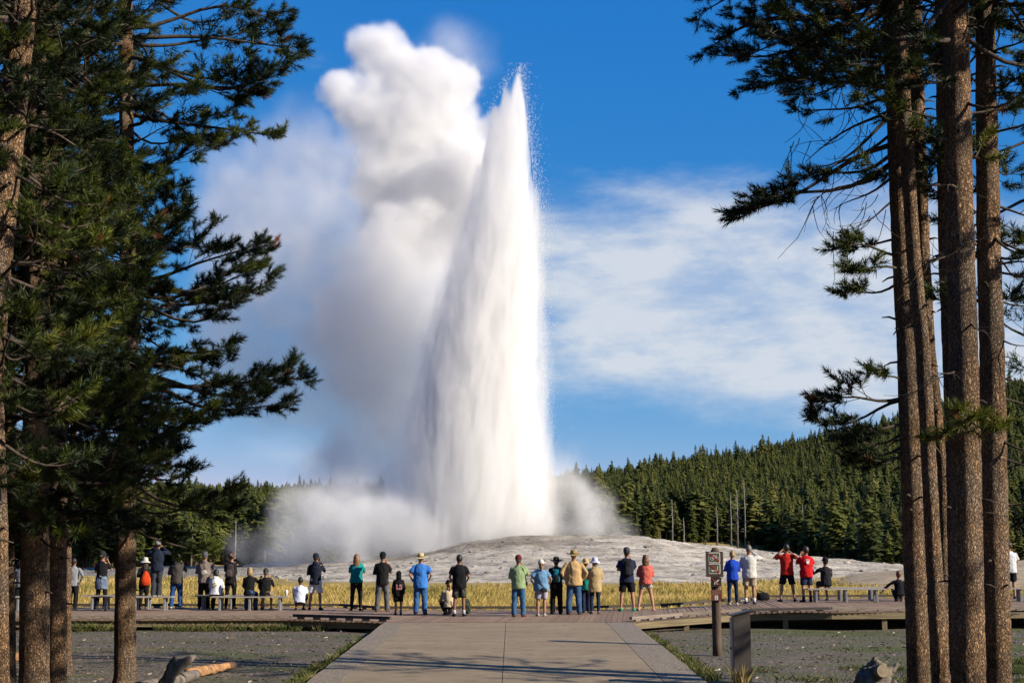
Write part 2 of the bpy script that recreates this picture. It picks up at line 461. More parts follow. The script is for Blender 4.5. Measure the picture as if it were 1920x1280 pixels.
def build_grass():
    gold = tint_mat('meadow_grass', [(0.0, (.17, .17, .04)), (.3, (.38, .30, .08)), (.6, (.64, .46, .14)), (1.0, (.80, .60, .24))], rough=.8, translucent=.35)
    def patchy(X, Y):
        return np.array([.50 + .55 * mnoise.fractal(Vector((x * .12, y * .18, 4)), 1, 2, 4) for x, y in zip(X, Y)])
    Vs, Fs, Ts, off = [], [], [], 0
    for (d0, d1, cnt, per, w, h) in ((41.5, 56, 8500, 6, .010, (.16, .36)), (56, 76, 8000, 5, .018, (.16, .36)), (76, 104, 9000, 5, .03, (.15, .32))):
        def smp(n):
            Y = rng.uniform(d0, d1, n); X = rng.uniform(-.43, .43, n) * Y
            if d0 < 50:      # not on the deck
                back = np.array([back_d(x) for x in X]); Y = np.maximum(Y, back + rng.uniform(.25, 14, n))
            # bare sinter shows through beyond an uneven line
            lim = np.array([88 + 22 * mnoise.fractal(Vector((x * .08, y * .1, 9)), 1, 2, 3) - (14 if -16 < x < 14 else 0) + (16 if x > 16 else 12 if x < -18 else 0) for x, y in zip(X, Y)])
            far = Y > lim
            Y[far] = d0 + (Y[far] - d0) * .5 * np.minimum(1, (lim[far] - d0) / (d1 - d0)) if d0 < 76 else rng.uniform(60, 76, far.sum())
            return X, Y, np.full(n, GZ)
        V, F, t = blades(cnt, smp, per, h, w, .07, .28, patchy)
        Vs.append(V); Fs.append(F + off); Ts.append(t); off += len(V)
    o = link('meadow_grass', np_mesh('meadow_grass', np.concatenate(Vs), np.concatenate(Fs), gold, np.concatenate(Ts)))
    tag(o, 'tall golden meadow grass between the boardwalk and the mound', 'grass', kind='stuff')

    green = tint_mat('green_grass', [(0, (.035, .06, .012)), (.5, (.09, .12, .025)), (.8, (.17, .16, .05)), (1, (.36, .28, .12))], rough=.75, translucent=.35)
    # weeds along the front of the boardwalk on the left
    def edge(n):
        X = rng.uniform(-15.5, -4.6, n); k = rng.random(n)
        X = np.where(k < .40, rng.normal(-11.6, .7, n), np.where(k < .62, rng.normal(-8.6, .5, n), np.where(k < .75, rng.normal(-6.6, .4, n), X)))
        Y = np.array([front_d(x) for x in X]) - .05 - np.abs(rng.normal(0, .16, n))
        return X, Y, np.full(n, GZ)
    V, F, t = blades(130, edge, 14, (.05, .24), .006, .06, .5, lambda X, Y: rng.uniform(.25, .9, len(X)))
    tag(link('edge_weeds', np_mesh('edge_weeds', V, F, green, t)), 'green and straw weeds along the shaded front of the boardwalk', 'weeds', kind='stuff')
    # thin lawn on the right, round the stump and the sign
    def lawn(n):
        Y = rng.uniform(16, 27.5, n); X = rng.uniform(3.6, 11.5, n)
        keep = np.array([mnoise.fractal(Vector((x * .5, y * .9, 2)), 1, 2, 3) + (x - 6.2) * .12 + (24 - y) * .05 for x, y in zip(X, Y)]) > .12
        X = np.where(keep, X, rng.uniform(7, 12, n)); Y = np.where(keep, Y, rng.uniform(17, 22, n))
        X = np.maximum(X, 3.55)
        return X, Y, np.full(n, GZ)
    V, F, t = blades(7500, lawn, 5, (.03, .10), .006, .09, .5, lambda X, Y: rng.uniform(.2, .75, len(X)))
    tag(link('lawn_grass', np_mesh('lawn_grass', V, F, green, t)), 'short green grass patches on the gravel under the pines', 'grass', kind='stuff')
    # grass edging the path
    def kerb(n):
        Y = rng.uniform(19, 35, n); s = np.where(rng.random(n) < .6, 1, -1)
        X = np.where(s > 0, 3.30, -3.30) + s * np.abs(rng.normal(0, .10, n)) + np.where(s > 0, .02, -.18)
        keep = np.array([mnoise.noise(Vector((x * .4, y * .45, 8))) for x, y in zip(X, Y)]) > -.1
        Y = np.where(keep, Y, rng.uniform(23, 28, n))
        return X, Y, np.full(n, GZ)
    V, F, t = blades(700, kerb, 9, (.04, .13), .006, .05, .5, lambda X, Y: rng.uniform(.2, .95, len(X)))
    tag(link('path_edge_grass', np_mesh('path_edge_grass', V, F, green, t)), 'small grass tufts along both edges of the concrete path', 'grass', kind='stuff')
    # litter of bark, cones and twigs on the gravel
    nL = 2600
    Y = rng.uniform(17, 36, nL); X = rng.uniform(-.42, .42, nL) * Y
    ok = np.abs(X) > 3.5; X, Y = X[ok], Y[ok]; nL = len(X)
    a = rng.uniform(0, math.tau, nL); L = rng.uniform(.012, .045, nL) * np.where(rng.random(nL) < .05, 3, 1); W = rng.uniform(.005, .014, nL)
    c, s = np.cos(a), np.sin(a)
    V = np.empty((nL, 4, 3)); z0 = GZ + .035
    for k, (p, q, z) in enumerate(((-1, -1, .0), (1, -1, .012), (1, 1, .03), (-1, 1, .018))):
        V[:, k] = np.stack([X + c * L * p - s * W * q, Y + s * L * p + c * W * q, np.full(nL, z0 + z)], 1)
    F = (np.arange(nL) * 4)[:, None] + np.array([[0, 1, 2, 3]])
    lm = tint_mat('litter', [(0, (.09, .06, .04)), (.5, (.26, .18, .11)), (1, (.48, .40, .31))], rough=.9)
    tag(link('forest_litter', np_mesh('forest_litter', V.reshape(-1, 3), F, lm, np.repeat(rng.random(nL) ** 2.0, 4))), 'bark chips and twigs scattered over the dark gravel', 'litter', kind='stuff')
# ------------------------------------------------------------------ boardwalk, path, benches, signs
def deck_z(x):
    return interp(x, [(-20, 0), (4.2, 0), (7.8, .20), (20, .20)])

def _gp(px, py):
    z = 0.0
    for _ in range(8):
        p = G(px, py, z); z = deck_z(p.x)
    return G(px, py, z)

_front = [_gp(*q) for q in ((-60, 1161), (545, 1160), (736, 1165.5), (1176, 1165.5), (1280, 1157), (1391, 1149), (1560, 1146), (1980, 1143))]
_back = [_gp(*q) for q in ((-60, 1138), (640, 1138), (712, 1143), (1090, 1143), (1180, 1141), (1262, 1137), (1340, 1131), (1443, 1121.5), (1980, 1119))]
def front_d(x): return interp(x, [(p.x, p.y) for p in _front])
def back_d(x): return interp(x, [(p.x, p.y) for p in _back])

def unit_box(name, m, bev=.02):
    b = MB(); b.box((-.5, -.5, -.5), (.5, .5, .5), 0); return b.mesh(name, m, False)

def beam_between(name, me, a, b, w, h, parent):
    """a bar of unit_box from a to b (its top face along a-b)"""
    o = link(name, me, parent)
    a, b = Vector(a), Vector(b); t = b - a
    o.location = (a + b) / 2 - Vector((0, 0, h / 2))
    o.rotation_euler = (0, -math.atan2(t.z, math.hypot(t.x, t.y)), math.atan2(t.y, t.x))
    o.scale = (t.length, w, h)
    return o

def build_boardwalk():
    wood = mat('deck_board', (.33, .222, .15), (.235, .155, .105), scale=3.0, rough=.8, bump=.25, bscale=30, stretch=(1, .5, 1))
    # a little difference from board to board
    n, l = wood.node_tree.nodes, wood.node_tree.links
    b = n['Principled BSDF']; src = b.inputs['Base Color'].links[0].from_socket
    oi = n.new('ShaderNodeObjectInfo'); mr = n.new('ShaderNodeMapRange'); l.new(oi.outputs['Random'], mr.inputs[0]); mr.inputs[3].default_value = .8; mr.inputs[4].default_value = 1.12
    mx = n.new('ShaderNodeVectorMath'); mx.operation = 'SCALE'; l.new(src, mx.inputs[0]); l.new(mr.outputs[0], mx.inputs['Scale']); l.new(mx.outputs[0], b.inputs['Base Color'])
    beam_m = mat('weathered_timber', (.27, .215, .12), (.15, .115, .07), scale=4, rough=.9, bump=.3)
    rail_m = mat('rail_timber', (.33, .265, .205), (.19, .15, .12), scale=4, rough=.85, bump=.3)
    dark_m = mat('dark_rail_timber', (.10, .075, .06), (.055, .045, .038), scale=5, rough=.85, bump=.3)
    root = empty('boardwalk', (0, 38, 0)); tag(root, kind='structure')
    def ch(o):
        o.location -= root.location; return o
    pm = unit_box('plank', wood)
    x = -17.6; k = 0
    while x < 17.8:
        f, z = front_d(x), deck_z(x)
        dx = .095
        xb = x + dx * (back_d(x) - f)
        bk = back_d(xb)
        L = math.hypot(xb - x, bk - f)
        o = link('plank', pm, root)
        o.location = ((x + xb) / 2, (f + bk) / 2, z - .02 + random.uniform(-.003, .003)); ch(o)
        o.rotation_euler = (0, 0, math.atan2(bk - f, xb - x) - math.pi / 2)
        o.scale = (.138, L, .04)
        x += .149; k += 1
    bm_ = unit_box('fascia_beam', beam_m); rm = unit_box('kerb_rail', rail_m); dm = unit_box('kerb_rail', dark_m); blk = unit_box('rail_block', rail_m); pst = unit_box('support_post', beam_m)
    def along(line, step):
        """points every `step` metres along a polyline given as (x, y)"""
        out = []
        for a, b in zip(line[:-1], line[1:]):
            L = (b - a).length; c = max(1, round(L / step))
            for i in range(c): out.append((a.lerp(b, i / c), a.lerp(b, (i + 1) / c)))
        return out
    def line(f, x0, x1, off, nseg=60):
        pts = [Vector((x0 + (x1 - x0) * i / nseg, f(x0 + (x1 - x0) * i / nseg) + off, 0)) for i in range(nseg + 1)]
        return pts
    up = Vector((0, 0, 1))
    L1, L2, R1 = _front[1].x, _front[2].x, _front[3].x
    def rail(f, xs, off, height, m1, gap=.02, w=.09, blocks=.62, under=True, seg=2.44):
        for x0, x1 in zip(xs[:-1], xs[1:]):
            a = Vector((x0, f(x0) + off, deck_z(x0))); b = Vector((x1, f(x1) + off, deck_z(x1)))
            for p, q in along([a, b], seg):
                t = (q - p).normalized() * gap
                ch(beam_between('kerb_rail', m1, p + t + up * (height + .075), q - t + up * (height + .075), w, .075, root))
                if under:
                    for s, e in along([p, q], blocks):
                        c = (s + e) / 2; t2 = (e - s).normalized() * .10
                        ch(beam_between('rail_block', blk, c - t2 + up * (height + .001), c + t2 + up * (height + .001), w * .8, height, root))
    # rails: along the back edge, along the front edge on both sides of the path
    rail(back_d, [-17.6, -12, -5.6, _back[2].x, 0, _back[3].x, _back[5].x, _back[7].x, 12, 17.8], -.12, .05, dm)
    rail(front_d, [-17.6, -12, L1], .10, .035, rm, seg=.62, blocks=.62)
    rail(front_d, [L1 + .05, L2 - .05], .10, .06, dm, blocks=.55)
    rail(front_d, [R1 + .1, _front[4].x, _front[5].x, _front[6].x, 17.8], .10, .05, rm, blocks=.62)
    # fascia beams and posts
    for x0, x1 in ((-17.6, -12), (-12, L1), (L1, L2 - .1), (R1 + .05, _front[5].x), (_front[5].x, _front[6].x), (_front[6].x, 17.8)):
        a = Vector((x0, front_d(x0) + .10, deck_z(x0) - .045)); b = Vector((x1, front_d(x1) + .10, deck_z(x1) - .045))
        for p, q in along([a, b], 3.0):
            ch(beam_between('fascia_beam', bm_, p, q, .06, .16, root))
            o = link('support_post', pst, root); c = p.lerp(q, .5)
            o.location = (c.x, c.y + .10, (c.z - .1 + GZ - .1) / 2); ch(o); o.scale = (.14, .12, max(.1, c.z - .1 - GZ + .1))
    # joists under the deck, so that the gaps look dark and solid
    for off in (1.0, 2.6, 4.2):
        for x0, x1 in ((-17.6, -12), (-12, -5.8), (-5.8, 0), (0, 4.2), (4.2, 8), (8, 17.8)):
            a = Vector((x0, front_d(x0) + off, deck_z(x0) - .045)); b = Vector((x1, front_d(x1) + off, deck_z(x1) - .045))
            ch(beam_between('joist', bm_, a, b, .08, .2, root))

PATH_Z = [(-5, -.30), (12, -.285), (21.5, -.25), (34.9, -.01), (36, -.01)]
def build_path():
    conc = mat('concrete', (.345, .265, .172), (.255, .196, .128), scale=.8, rough=.88, bump=.35, bscale=70, stretch=(.6, 1.6, 1), lo=.3, hi=.7, detail=9)
    n, l = conc.node_tree.nodes, conc.node_tree.links; b = n['Principled BSDF']; src = b.inputs['Base Color'].links[0].from_socket
    tc = n.new('ShaderNodeTexCoord'); acc = src
    for sc_, lo_, hi_, v0 in ((3.5, .33, .50, .72), (22, .30, .46, .80), (.45, .35, .55, .85)):      # stains, grit, worn patches
        k = n.new('ShaderNodeTexNoise'); k.inputs['Scale'].default_value = sc_; k.inputs['Detail'].default_value = 8; k.inputs['Roughness'].default_value = .7; l.new(tc.outputs['Object'], k.inputs[0])
        mr = n.new('ShaderNodeMapRange'); l.new(k.outputs['Fac'], mr.inputs[0]); mr.inputs[1].default_value = lo_; mr.inputs[2].default_value = hi_; mr.inputs[3].default_value = v0
        vm = n.new('ShaderNodeVectorMath'); vm.operation = 'SCALE'; l.new(acc, vm.inputs[0]); l.new(mr.outputs[0], vm.inputs['Scale']); acc = vm.outputs[0]
    l.new(acc, b.inputs['Base Color'])
    aggr = bpy.data.materials.new('exposed_aggregate'); aggr.use_nodes = True
    n, l = aggr.node_tree.nodes, aggr.node_tree.links; b = n['Principled BSDF']; b.inputs['Roughness'].default_value = .9
    tc = n.new('ShaderNodeTexCoord'); vo = n.new('ShaderNodeTexVoronoi'); vo.inputs['Scale'].default_value = 34; l.new(tc.outputs['Object'], vo.inputs[0])
    rp = n.new('ShaderNodeValToRGB'); cr = rp.color_ramp; cr.elements[0].color = (.09, .07, .05, 1); cr.elements[1].color = (.33, .265, .19, 1); cr.elements[1].position = .9
    l.new(vo.outputs['Color'], rp.inputs[0]); l.new(rp.outputs[0], b.inputs['Base Color'])
    bp = n.new('ShaderNodeBump'); bp.inputs['Strength'].default_value = .7; bp.inputs['Distance'].default_value = .015; l.new(vo.outputs['Distance'], bp.inputs['Height']); l.new(bp.outputs[0], b.inputs['Normal'])
    dark = mat('joint_filler', (.05, .045, .04), rough=.95)
    root = empty('path', (0, 0, 0)); tag(root, kind='structure')
    yF = _front[3].y - .02
    def strip(name, x0, x1, y0, y1, m, dz=0.0, jag=0.0, skew=0.0):
        b = MB(); N = max(2, int((y1 - y0) / .5)); rings = []
        for i in range(N + 1):
            y = y0 + (y1 - y0) * i / N; z = interp(y, PATH_Z) + dz
            j = jag * mnoise.noise(Vector((y * .8, x0, 0)))
            ja = j if abs(x0) > abs(x1) else 0; jb = j if abs(x1) > abs(x0) else 0
            rings.append([Vector((x0 + ja, y, z)), Vector((x0 + ja, y, z - .3)), Vector((x1 + jb, y, z - .3)), Vector((x1 + jb, y, z))])
        b.loft(rings); return b.build(name, m, root)
    cx = -.16      # the middle joint lies a little to the left of the view's centre
    strip('joint_bed', -3.2, 3.15, -4, yF - .03, dark, -.02)
    ys = [-4, 4, 10.5, 16.5, 22.2, 28.4, yF]
    for a, b in zip(ys[:-1], ys[1:]):
        strip('slab', -2.75, cx - .006, a + .006, b - .006, conc)
        strip('slab', cx + .006, 2.45, a + .006, b - .006, conc, .002)
        strip('aggregate_border', -3.32, -2.762, a + .004, b - .004, aggr, .003, .03)
        strip('aggregate_border', 2.462, 3.14, a + .004, b - .004, aggr, .003, .03)

def build_benches():
    seat_m = mat('bench_seat', (.40, .36, .32), (.27, .24, .21), scale=5, rough=.7, bump=.2, stretch=(.3, 1, 1))
    leg_m = mat('bench_leg', (.25, .255, .26), (.19, .19, .2), scale=6, rough=.5, spec=.5)
    sp = MB(); sp.box((-.5, -.065, -.04), (.5, .065, 0), 0); sm = sp.mesh('seat_plank', seat_m, False)
    lg = MB(); lg.box((-.035, -.045, 0), (.035, .045, .40), .008); lm = lg.mesh('leg', leg_m, False)
    cb = MB(); cb.box((-.03, -.19, .365), (.03, .19, .398), .005); cm = cb.mesh('crossbar', leg_m, False)
    def bench(pxa, pxb, py_leg, label, legs, group='backless benches on the boardwalk'):
        pa, pb = _gp(pxa, py_leg), _gp(pxb, py_leg)
        c = (pa + pb) / 2; L = (pb - pa).length
        r = empty('bench', (c.x, c.y, deck_z(c.x))); tag(r, label, 'bench', group)
        for off in (-.145, 0, .145):
            o = link('seat_plank', sm, r); o.location = (0, off, .44); o.scale = (L, 1, 1)
        for q in legs:
            xx = -L / 2 + L * q
            o = link('crossbar', cm, r); o.location = (xx, 0, .001)
            for off in (-.13, .13):
                o = link('leg', lm, r); o.location = (xx, off, 0)
        return r
    B = {}
    B['l0'] = bench(-40, 46, 1144, 'bench at the far left edge of the boardwalk, behind the dark trunks', (.12, .5, .88))
    B['l1b'] = bench(157, 292, 1141.3, 'rear bench behind the thick lit pine trunk, woman with tied jacket beside it', (.13, .5, .9))
    B['l1'] = bench(185, 325, 1144, 'front bench crossing behind the lit pine trunk, man in navy standing on it', (.11, .5, .89))
    B['l2b'] = bench(367, 500, 1141.3, 'rear bench beside the man in taupe hoodie with sling bag', (.11, .5, .94))
    B['l2'] = bench(397, 541, 1144, 'front bench with white paper cup on its end', (.11, .5, .89))
    B['r1'] = bench(1513, 1660, 1128.6, 'front bench on the right, seated man in black cap at its end', (.11, .49, .88))
    B['r1b'] = bench(1556, 1700, 1125.5, 'rear bench on the right that the crouching child touches', (.13, .53, .92))
    B['r2'] = bench(1878, 1990, 1127, 'bench cut off by the right edge of the view', (.3, .6, .9))
    return B

def build_cup(B):
    m = mat('white_paper', (.8, .8, .78), (.72, .72, .7), rough=.6)
    b = MB(); r = [.028, .038, .038, .034]; z = [0, .105, .112, .125]
    b.loft([[Vector((math.cos(a) * q, math.sin(a) * q, h)) for a in [math.tau * k / 14 for k in range(14)]] for q, h in zip(r, z)])
    o = b.build('paper_cup', m, None, True); p = _gp(536, 1144); o.location = (p.x, p.y, deck_z(p.x) + .441)
    o.scale = (1.4, 1.4, 1.5)
    tag(o, 'white paper cup standing on the end of a bench', 'cup')

def build_sign():
    """post with the two-pictogram board, the pet board and the small notice"""
    brown = mat('sign_brown', (.075, .05, .036), (.055, .038, .028), scale=10, rough=.55)
    postm = mat('sign_post_timber', (.125, .085, .06), (.075, .052, .038), scale=6, rough=.8, bump=.4, stretch=(1, 1, .2))
    white = mat('sign_white', (.78, .78, .74), (.72, .72, .68), rough=.5)
    olive = mat('sign_olive', (.10, .105, .055), (.085, .09, .048), rough=.5)
    red = mat('sign_red', (.42, .04, .03), (.36, .03, .025), rough=.5)
    maroon = mat('sign_maroon', (.17, .045, .03), (.13, .035, .025), rough=.55)
    base = G(1345, 1228, GZ)
    d = base.y
    r = empty('sign_post', base); tag(r, 'brown timber post with no bicycle, no skateboard and no pet boards', 'sign')
    zt = P(1345, 1026, d).z - base.z
    b = MB(); rd = .096
    b.loft([[Vector((math.cos(a) * q, math.sin(a) * q, h)) for a in [math.tau * k / 20 for k in range(20)]]
            for q, h in ((rd * 1.02, -.2), (rd, .3), (rd, zt - .15), (rd * 1.05, zt - .10), (rd * .92, zt - .06), (rd * .5, zt), (.01, zt + .005))])
    b.build('post', postm, r, True)
    def zz(py): return P(1345, py, d - .1).z - base.z
    def xx(px): return (px - 1345) * (d - .1) / FPX
    def rrect(x0, x1, z0, z1, y, th, m, name, parent, rad=.012):
        bb = MB(); pts = []
        for cx_, cz_, a0 in ((x1 - rad, z1 - rad, 0), (x0 + rad, z1 - rad, 90), (x0 + rad, z0 + rad, 180), (x1 - rad, z0 + rad, 270)):
            for k in range(5):
                a = R(a0 + k * 22.5); pts.append((cx_ + math.cos(a) * rad, cz_ + math.sin(a) * rad))
        bb.loft([[Vector((p, y, q)) for p, q in pts], [Vector((p, y - th, q)) for p, q in pts]])
        return bb.build(name, m, parent)
    Y = -rd - .012
    def bar(bb, x0, z0, x1, z1, w, y, th=.004):
        t = Vector((x1 - x0, 0, z1 - z0)); nrm = Vector((-t.z, 0, t.x)).normalized() * w / 2
        q = [Vector((x0, y, z0)) + nrm, Vector((x0, y, z0)) - nrm, Vector((x1, y, z1)) - nrm, Vector((x1, y, z1)) + nrm]
        bb.loft([q, [v - Vector((0, th, 0)) for v in q]])
    def ring(bb, cx_, cz_, rad, w, y, th=.004, n=20):
        A = [math.tau * k / n for k in range(n)]
        out = [Vector((cx_ + math.cos(a) * rad, y - th, cz_ + math.sin(a) * rad)) for a in A]; inn = [Vector((cx_ + math.cos(a) * (rad - w), y - th, cz_ + math.sin(a) * (rad - w))) for a in A]
        bb.add(out + inn, [(k, (k + 1) % n, n + (k + 1) % n, n + k) for k in range(n)])
    board = rrect(xx(1326), xx(1358), zz(1081), zz(1033), Y, .03, brown, 'board', r, .008)
    YF = Y - .03
    for (y0, y1, icon) in ((1035, 1054.2, 'bike'), (1055.6, 1075, 'skate')):
        x0, x1, z0, z1 = xx(1331.2), xx(1352.4), zz(y1), zz(y0)
        fr = rrect(x0, x1, z0, z1, YF + .001, .006, white, 'pictogram_border', board, .022)
        rrect(x0 + .014, x1 - .014, z0 + .014, z1 - .014, YF - .005, .004, olive, 'pictogram_field', board, .014)
        cx_, cz_ = (x0 + x1) / 2, (z0 + z1) / 2; s = (x1 - x0) / 2; bb = MB(); y = YF - .0095
        if icon == 'bike':
            for q in (-.42, .42): ring(bb, cx_ + q * s, cz_ - .18 * s, .30 * s, .05 * s, y, .003)
            for a in ((-.42, -.18, -.12, .26), (-.12, .26, .30, .26), (.30, .26, .42, -.18), (-.42, -.18, .05, -.18), (.05, -.18, .30, .26), (-.12, .26, .05, -.18), (-.22, .36, -.02, .36), (.26, .38, .42, .38)):
                bar(bb, cx_ + a[0] * s, cz_ + a[1] * s, cx_ + a[2] * s, cz_ + a[3] * s, .07 * s, y, .003)
        else:
            for a in ((-.55, -.32, .45, -.32), (.45, -.32, .55, .45), (-.55, -.32, -.62, -.22)):
                bar(bb, cx_ + a[0] * s, cz_ + a[1] * s, cx_ + a[2] * s, cz_ + a[3] * s, .10 * s, y, .003)
            for q in (-.35, .3): ring(bb, cx_ + q * s, cz_ - .47 * s, .09 * s, .085 * s, y, .003, 10)
        bb.build('pictogram', white, board)
        bb = MB(); bar(bb, x0 + .02, z1 - .02, x1 - .02, z0 + .02, .022, YF - .0125, .003); bb.build('prohibition_bar', red, board)
    b2 = rrect(xx(1334.5), xx(1354), zz(1098.5), zz(1081.6), Y, .022, brown, 'pet_board', r, .006)
    x0, x1, z0, z1 = xx(1334.5), xx(1354), zz(1098.5), zz(1081.6); cx_, cz_, s = (x0 + x1) / 2, (z0 + z1) / 2, (x1 - x0) / 2; y = Y - .0225
    rrect(x0 + .02, x1 - .02, z0 + .015, z1 - .015, y + .0005, .003, mat('sign_dark', (.03, .025, .02), rough=.5), 'pictogram_field', b2, .006)
    bb = MB(); y -= .003
    for a in ((-.28, .02, .25, .02, .26), (-.24, .0, -.3, -.5, .13), (.2, .0, .24, -.5, .13), (.2, .1, .42, .36, .2), (.42, .36, .56, .28, .14), (-.28, .1, -.46, .4, .09), (-.02, 0, .02, -.42, .1)):
        bar(bb, cx_ + a[0] * s, cz_ + a[1] * s, cx_ + a[2] * s, cz_ + a[3] * s, a[4] * s, y, .003)
    bb.build('pictogram', white, b2)
    bb = MB(); bar(bb, x0 + .03, z1 - .02, x1 - .03, z0 + .02, .016, y - .0032, .003); bb.build('prohibition_bar', red, b2)
    b3 = rrect(xx(1334.5), xx(1354.5), zz(1125), zz(1105), Y, .02, maroon, 'notice_board', r, .005)
    x0, x1 = xx(1334.5), xx(1354.5); y = Y - .0205
    bb = MB()
    for k, (a, c) in enumerate(((.1, .92), (.06, .85), (.12, .94), (.08, .6))):      # lines of tiny print, unreadable in the photograph
        z = zz(1107 + k * 2.1); t = a
        while t < c:
            wd = random.uniform(.03, .09); bar(bb, x0 + (x1 - x0) * t, z, x0 + (x1 - x0) * min(c, t + wd), z, .007, y, .002); t += wd + .025
    bb.build('lettering', mat('sign_print', (.42, .30, .25), rough=.6), b3)
    cx_ = (x0 + x1) / 2 - .005
    rrect(cx_ - .033, cx_ + .033, zz(1124), zz(1115.5), y, .003, white, 'emblem_field', b3, .012)
    bb = MB()
    for q in (1117.8, 1121.6): ring(bb, cx_, zz(q), .018, .008, y - .0035, .001, 12)
    bb.build('emblem', mat('sign_dark', (.03, .025, .02)), b3)

def build_pedestal():
    metal = mat('pedestal_metal', (.085, .068, .06), (.065, .052, .046), scale=3, rough=.45, spec=.5)
    edge = mat('pedestal_lit_edge', (.45, .44, .42), (.36, .35, .34), scale=3, rough=.45, spec=.5)
    d = 21.5
    c = P(1389, 1160, d); zt = P(1372, 1154, d).z; zt2 = P(1407, 1146, d).z
    r = empty('wayside_pedestal', (c.x, d, GZ)); tag(r, 'dark brown metal pedestal box with sloping top beside the path', 'pedestal')
    w = 31 / FPX * d / 2; h1, h2 = zt - GZ, zt2 - GZ
    b = MB()
    prof = [(-w, -.1), (w, -.1), (w, h2), (-w, h1)]
    b.loft([[Vector((x, -.09, z)) for x, z in prof], [Vector((x, .12, z)) for x, z in prof]])
    b.build('body', metal, r)
    b = MB(); prof = [(-w - .04, h1 + .001), (w + .012, h2 + .012), (w + .012, h2 + .03), (-w - .04, h1 + .02)]
    b.loft([[Vector((x, -.12, z)) for x, z in prof], [Vector((x, .15, z)) for x, z in prof]])
    b.build('top_plate', metal, r)
    b = MB(); b.box((-w - .03, -.075, .25), (-w - .001, .10, h1 - .03), .004); b.build('lit_edge', edge, r)  # pale strip stands in for light falling on the left edge
    b = MB(); b.box((-w - .05, -.02, .62), (-w - .03, .02, .66), .004); b.build('latch', metal, r)
    # dry seeding grass in front of it
    g = tint_mat('dry_tuft', [(0, (.12, .12, .03)), (1, (.45, .34, .15))], rough=.8, translucent=.3)
    V, F, t = blades(1, lambda n: (np.array([c.x - .07]), np.array([d - .22]), np.array([GZ])), 70, (.18, .55), .005, .07, .22, lambda X, Y: np.array([.6]))
    o = link('dry_grass_tuft', np_mesh('dry_grass_tuft', V, F, g, t)); tag(o, 'dry straw grass tuft at the foot of the pedestal', 'grass')
    o['kind'] = 'stuff'

def gnarl(b, pts, rad, n=16, amp=.18, seed=0, sub=9):
    """a knotted log: tube with uneven radius"""
    pts = [Vector(p) for p in pts]; P2, R2 = [], []
    for i in range(len(pts) - 1):
        for k in range(sub):
            t = k / sub; P2.append(pts[i].lerp(pts[i + 1], t)); R2.append(rad[i] * (1 - t) + rad[i + 1] * t)
    P2.append(pts[-1]); R2.append(rad[-1])
    rings = []
    for i, p in enumerate(P2):
        t = (P2[min(i + 1, len(P2) - 1)] - P2[max(i - 1, 0)]).normalized()
        u = Vector((.3, 1, .2)).cross(t).normalized(); w = t.cross(u)
        rings.append([p + (u * math.cos(a) + w * math.sin(a)) * R2[i] * (1 + amp * mnoise.noise(Vector((math.cos(a) * 1.6, math.sin(a) * 1.6, i * .2 + seed))) + amp * .6 * mnoise.noise(Vector((math.cos(a) * 4, math.sin(a) * 4, i * .5 + seed)))) for a in [math.tau * k / n for k in range(n)]])
    b.loft(rings)

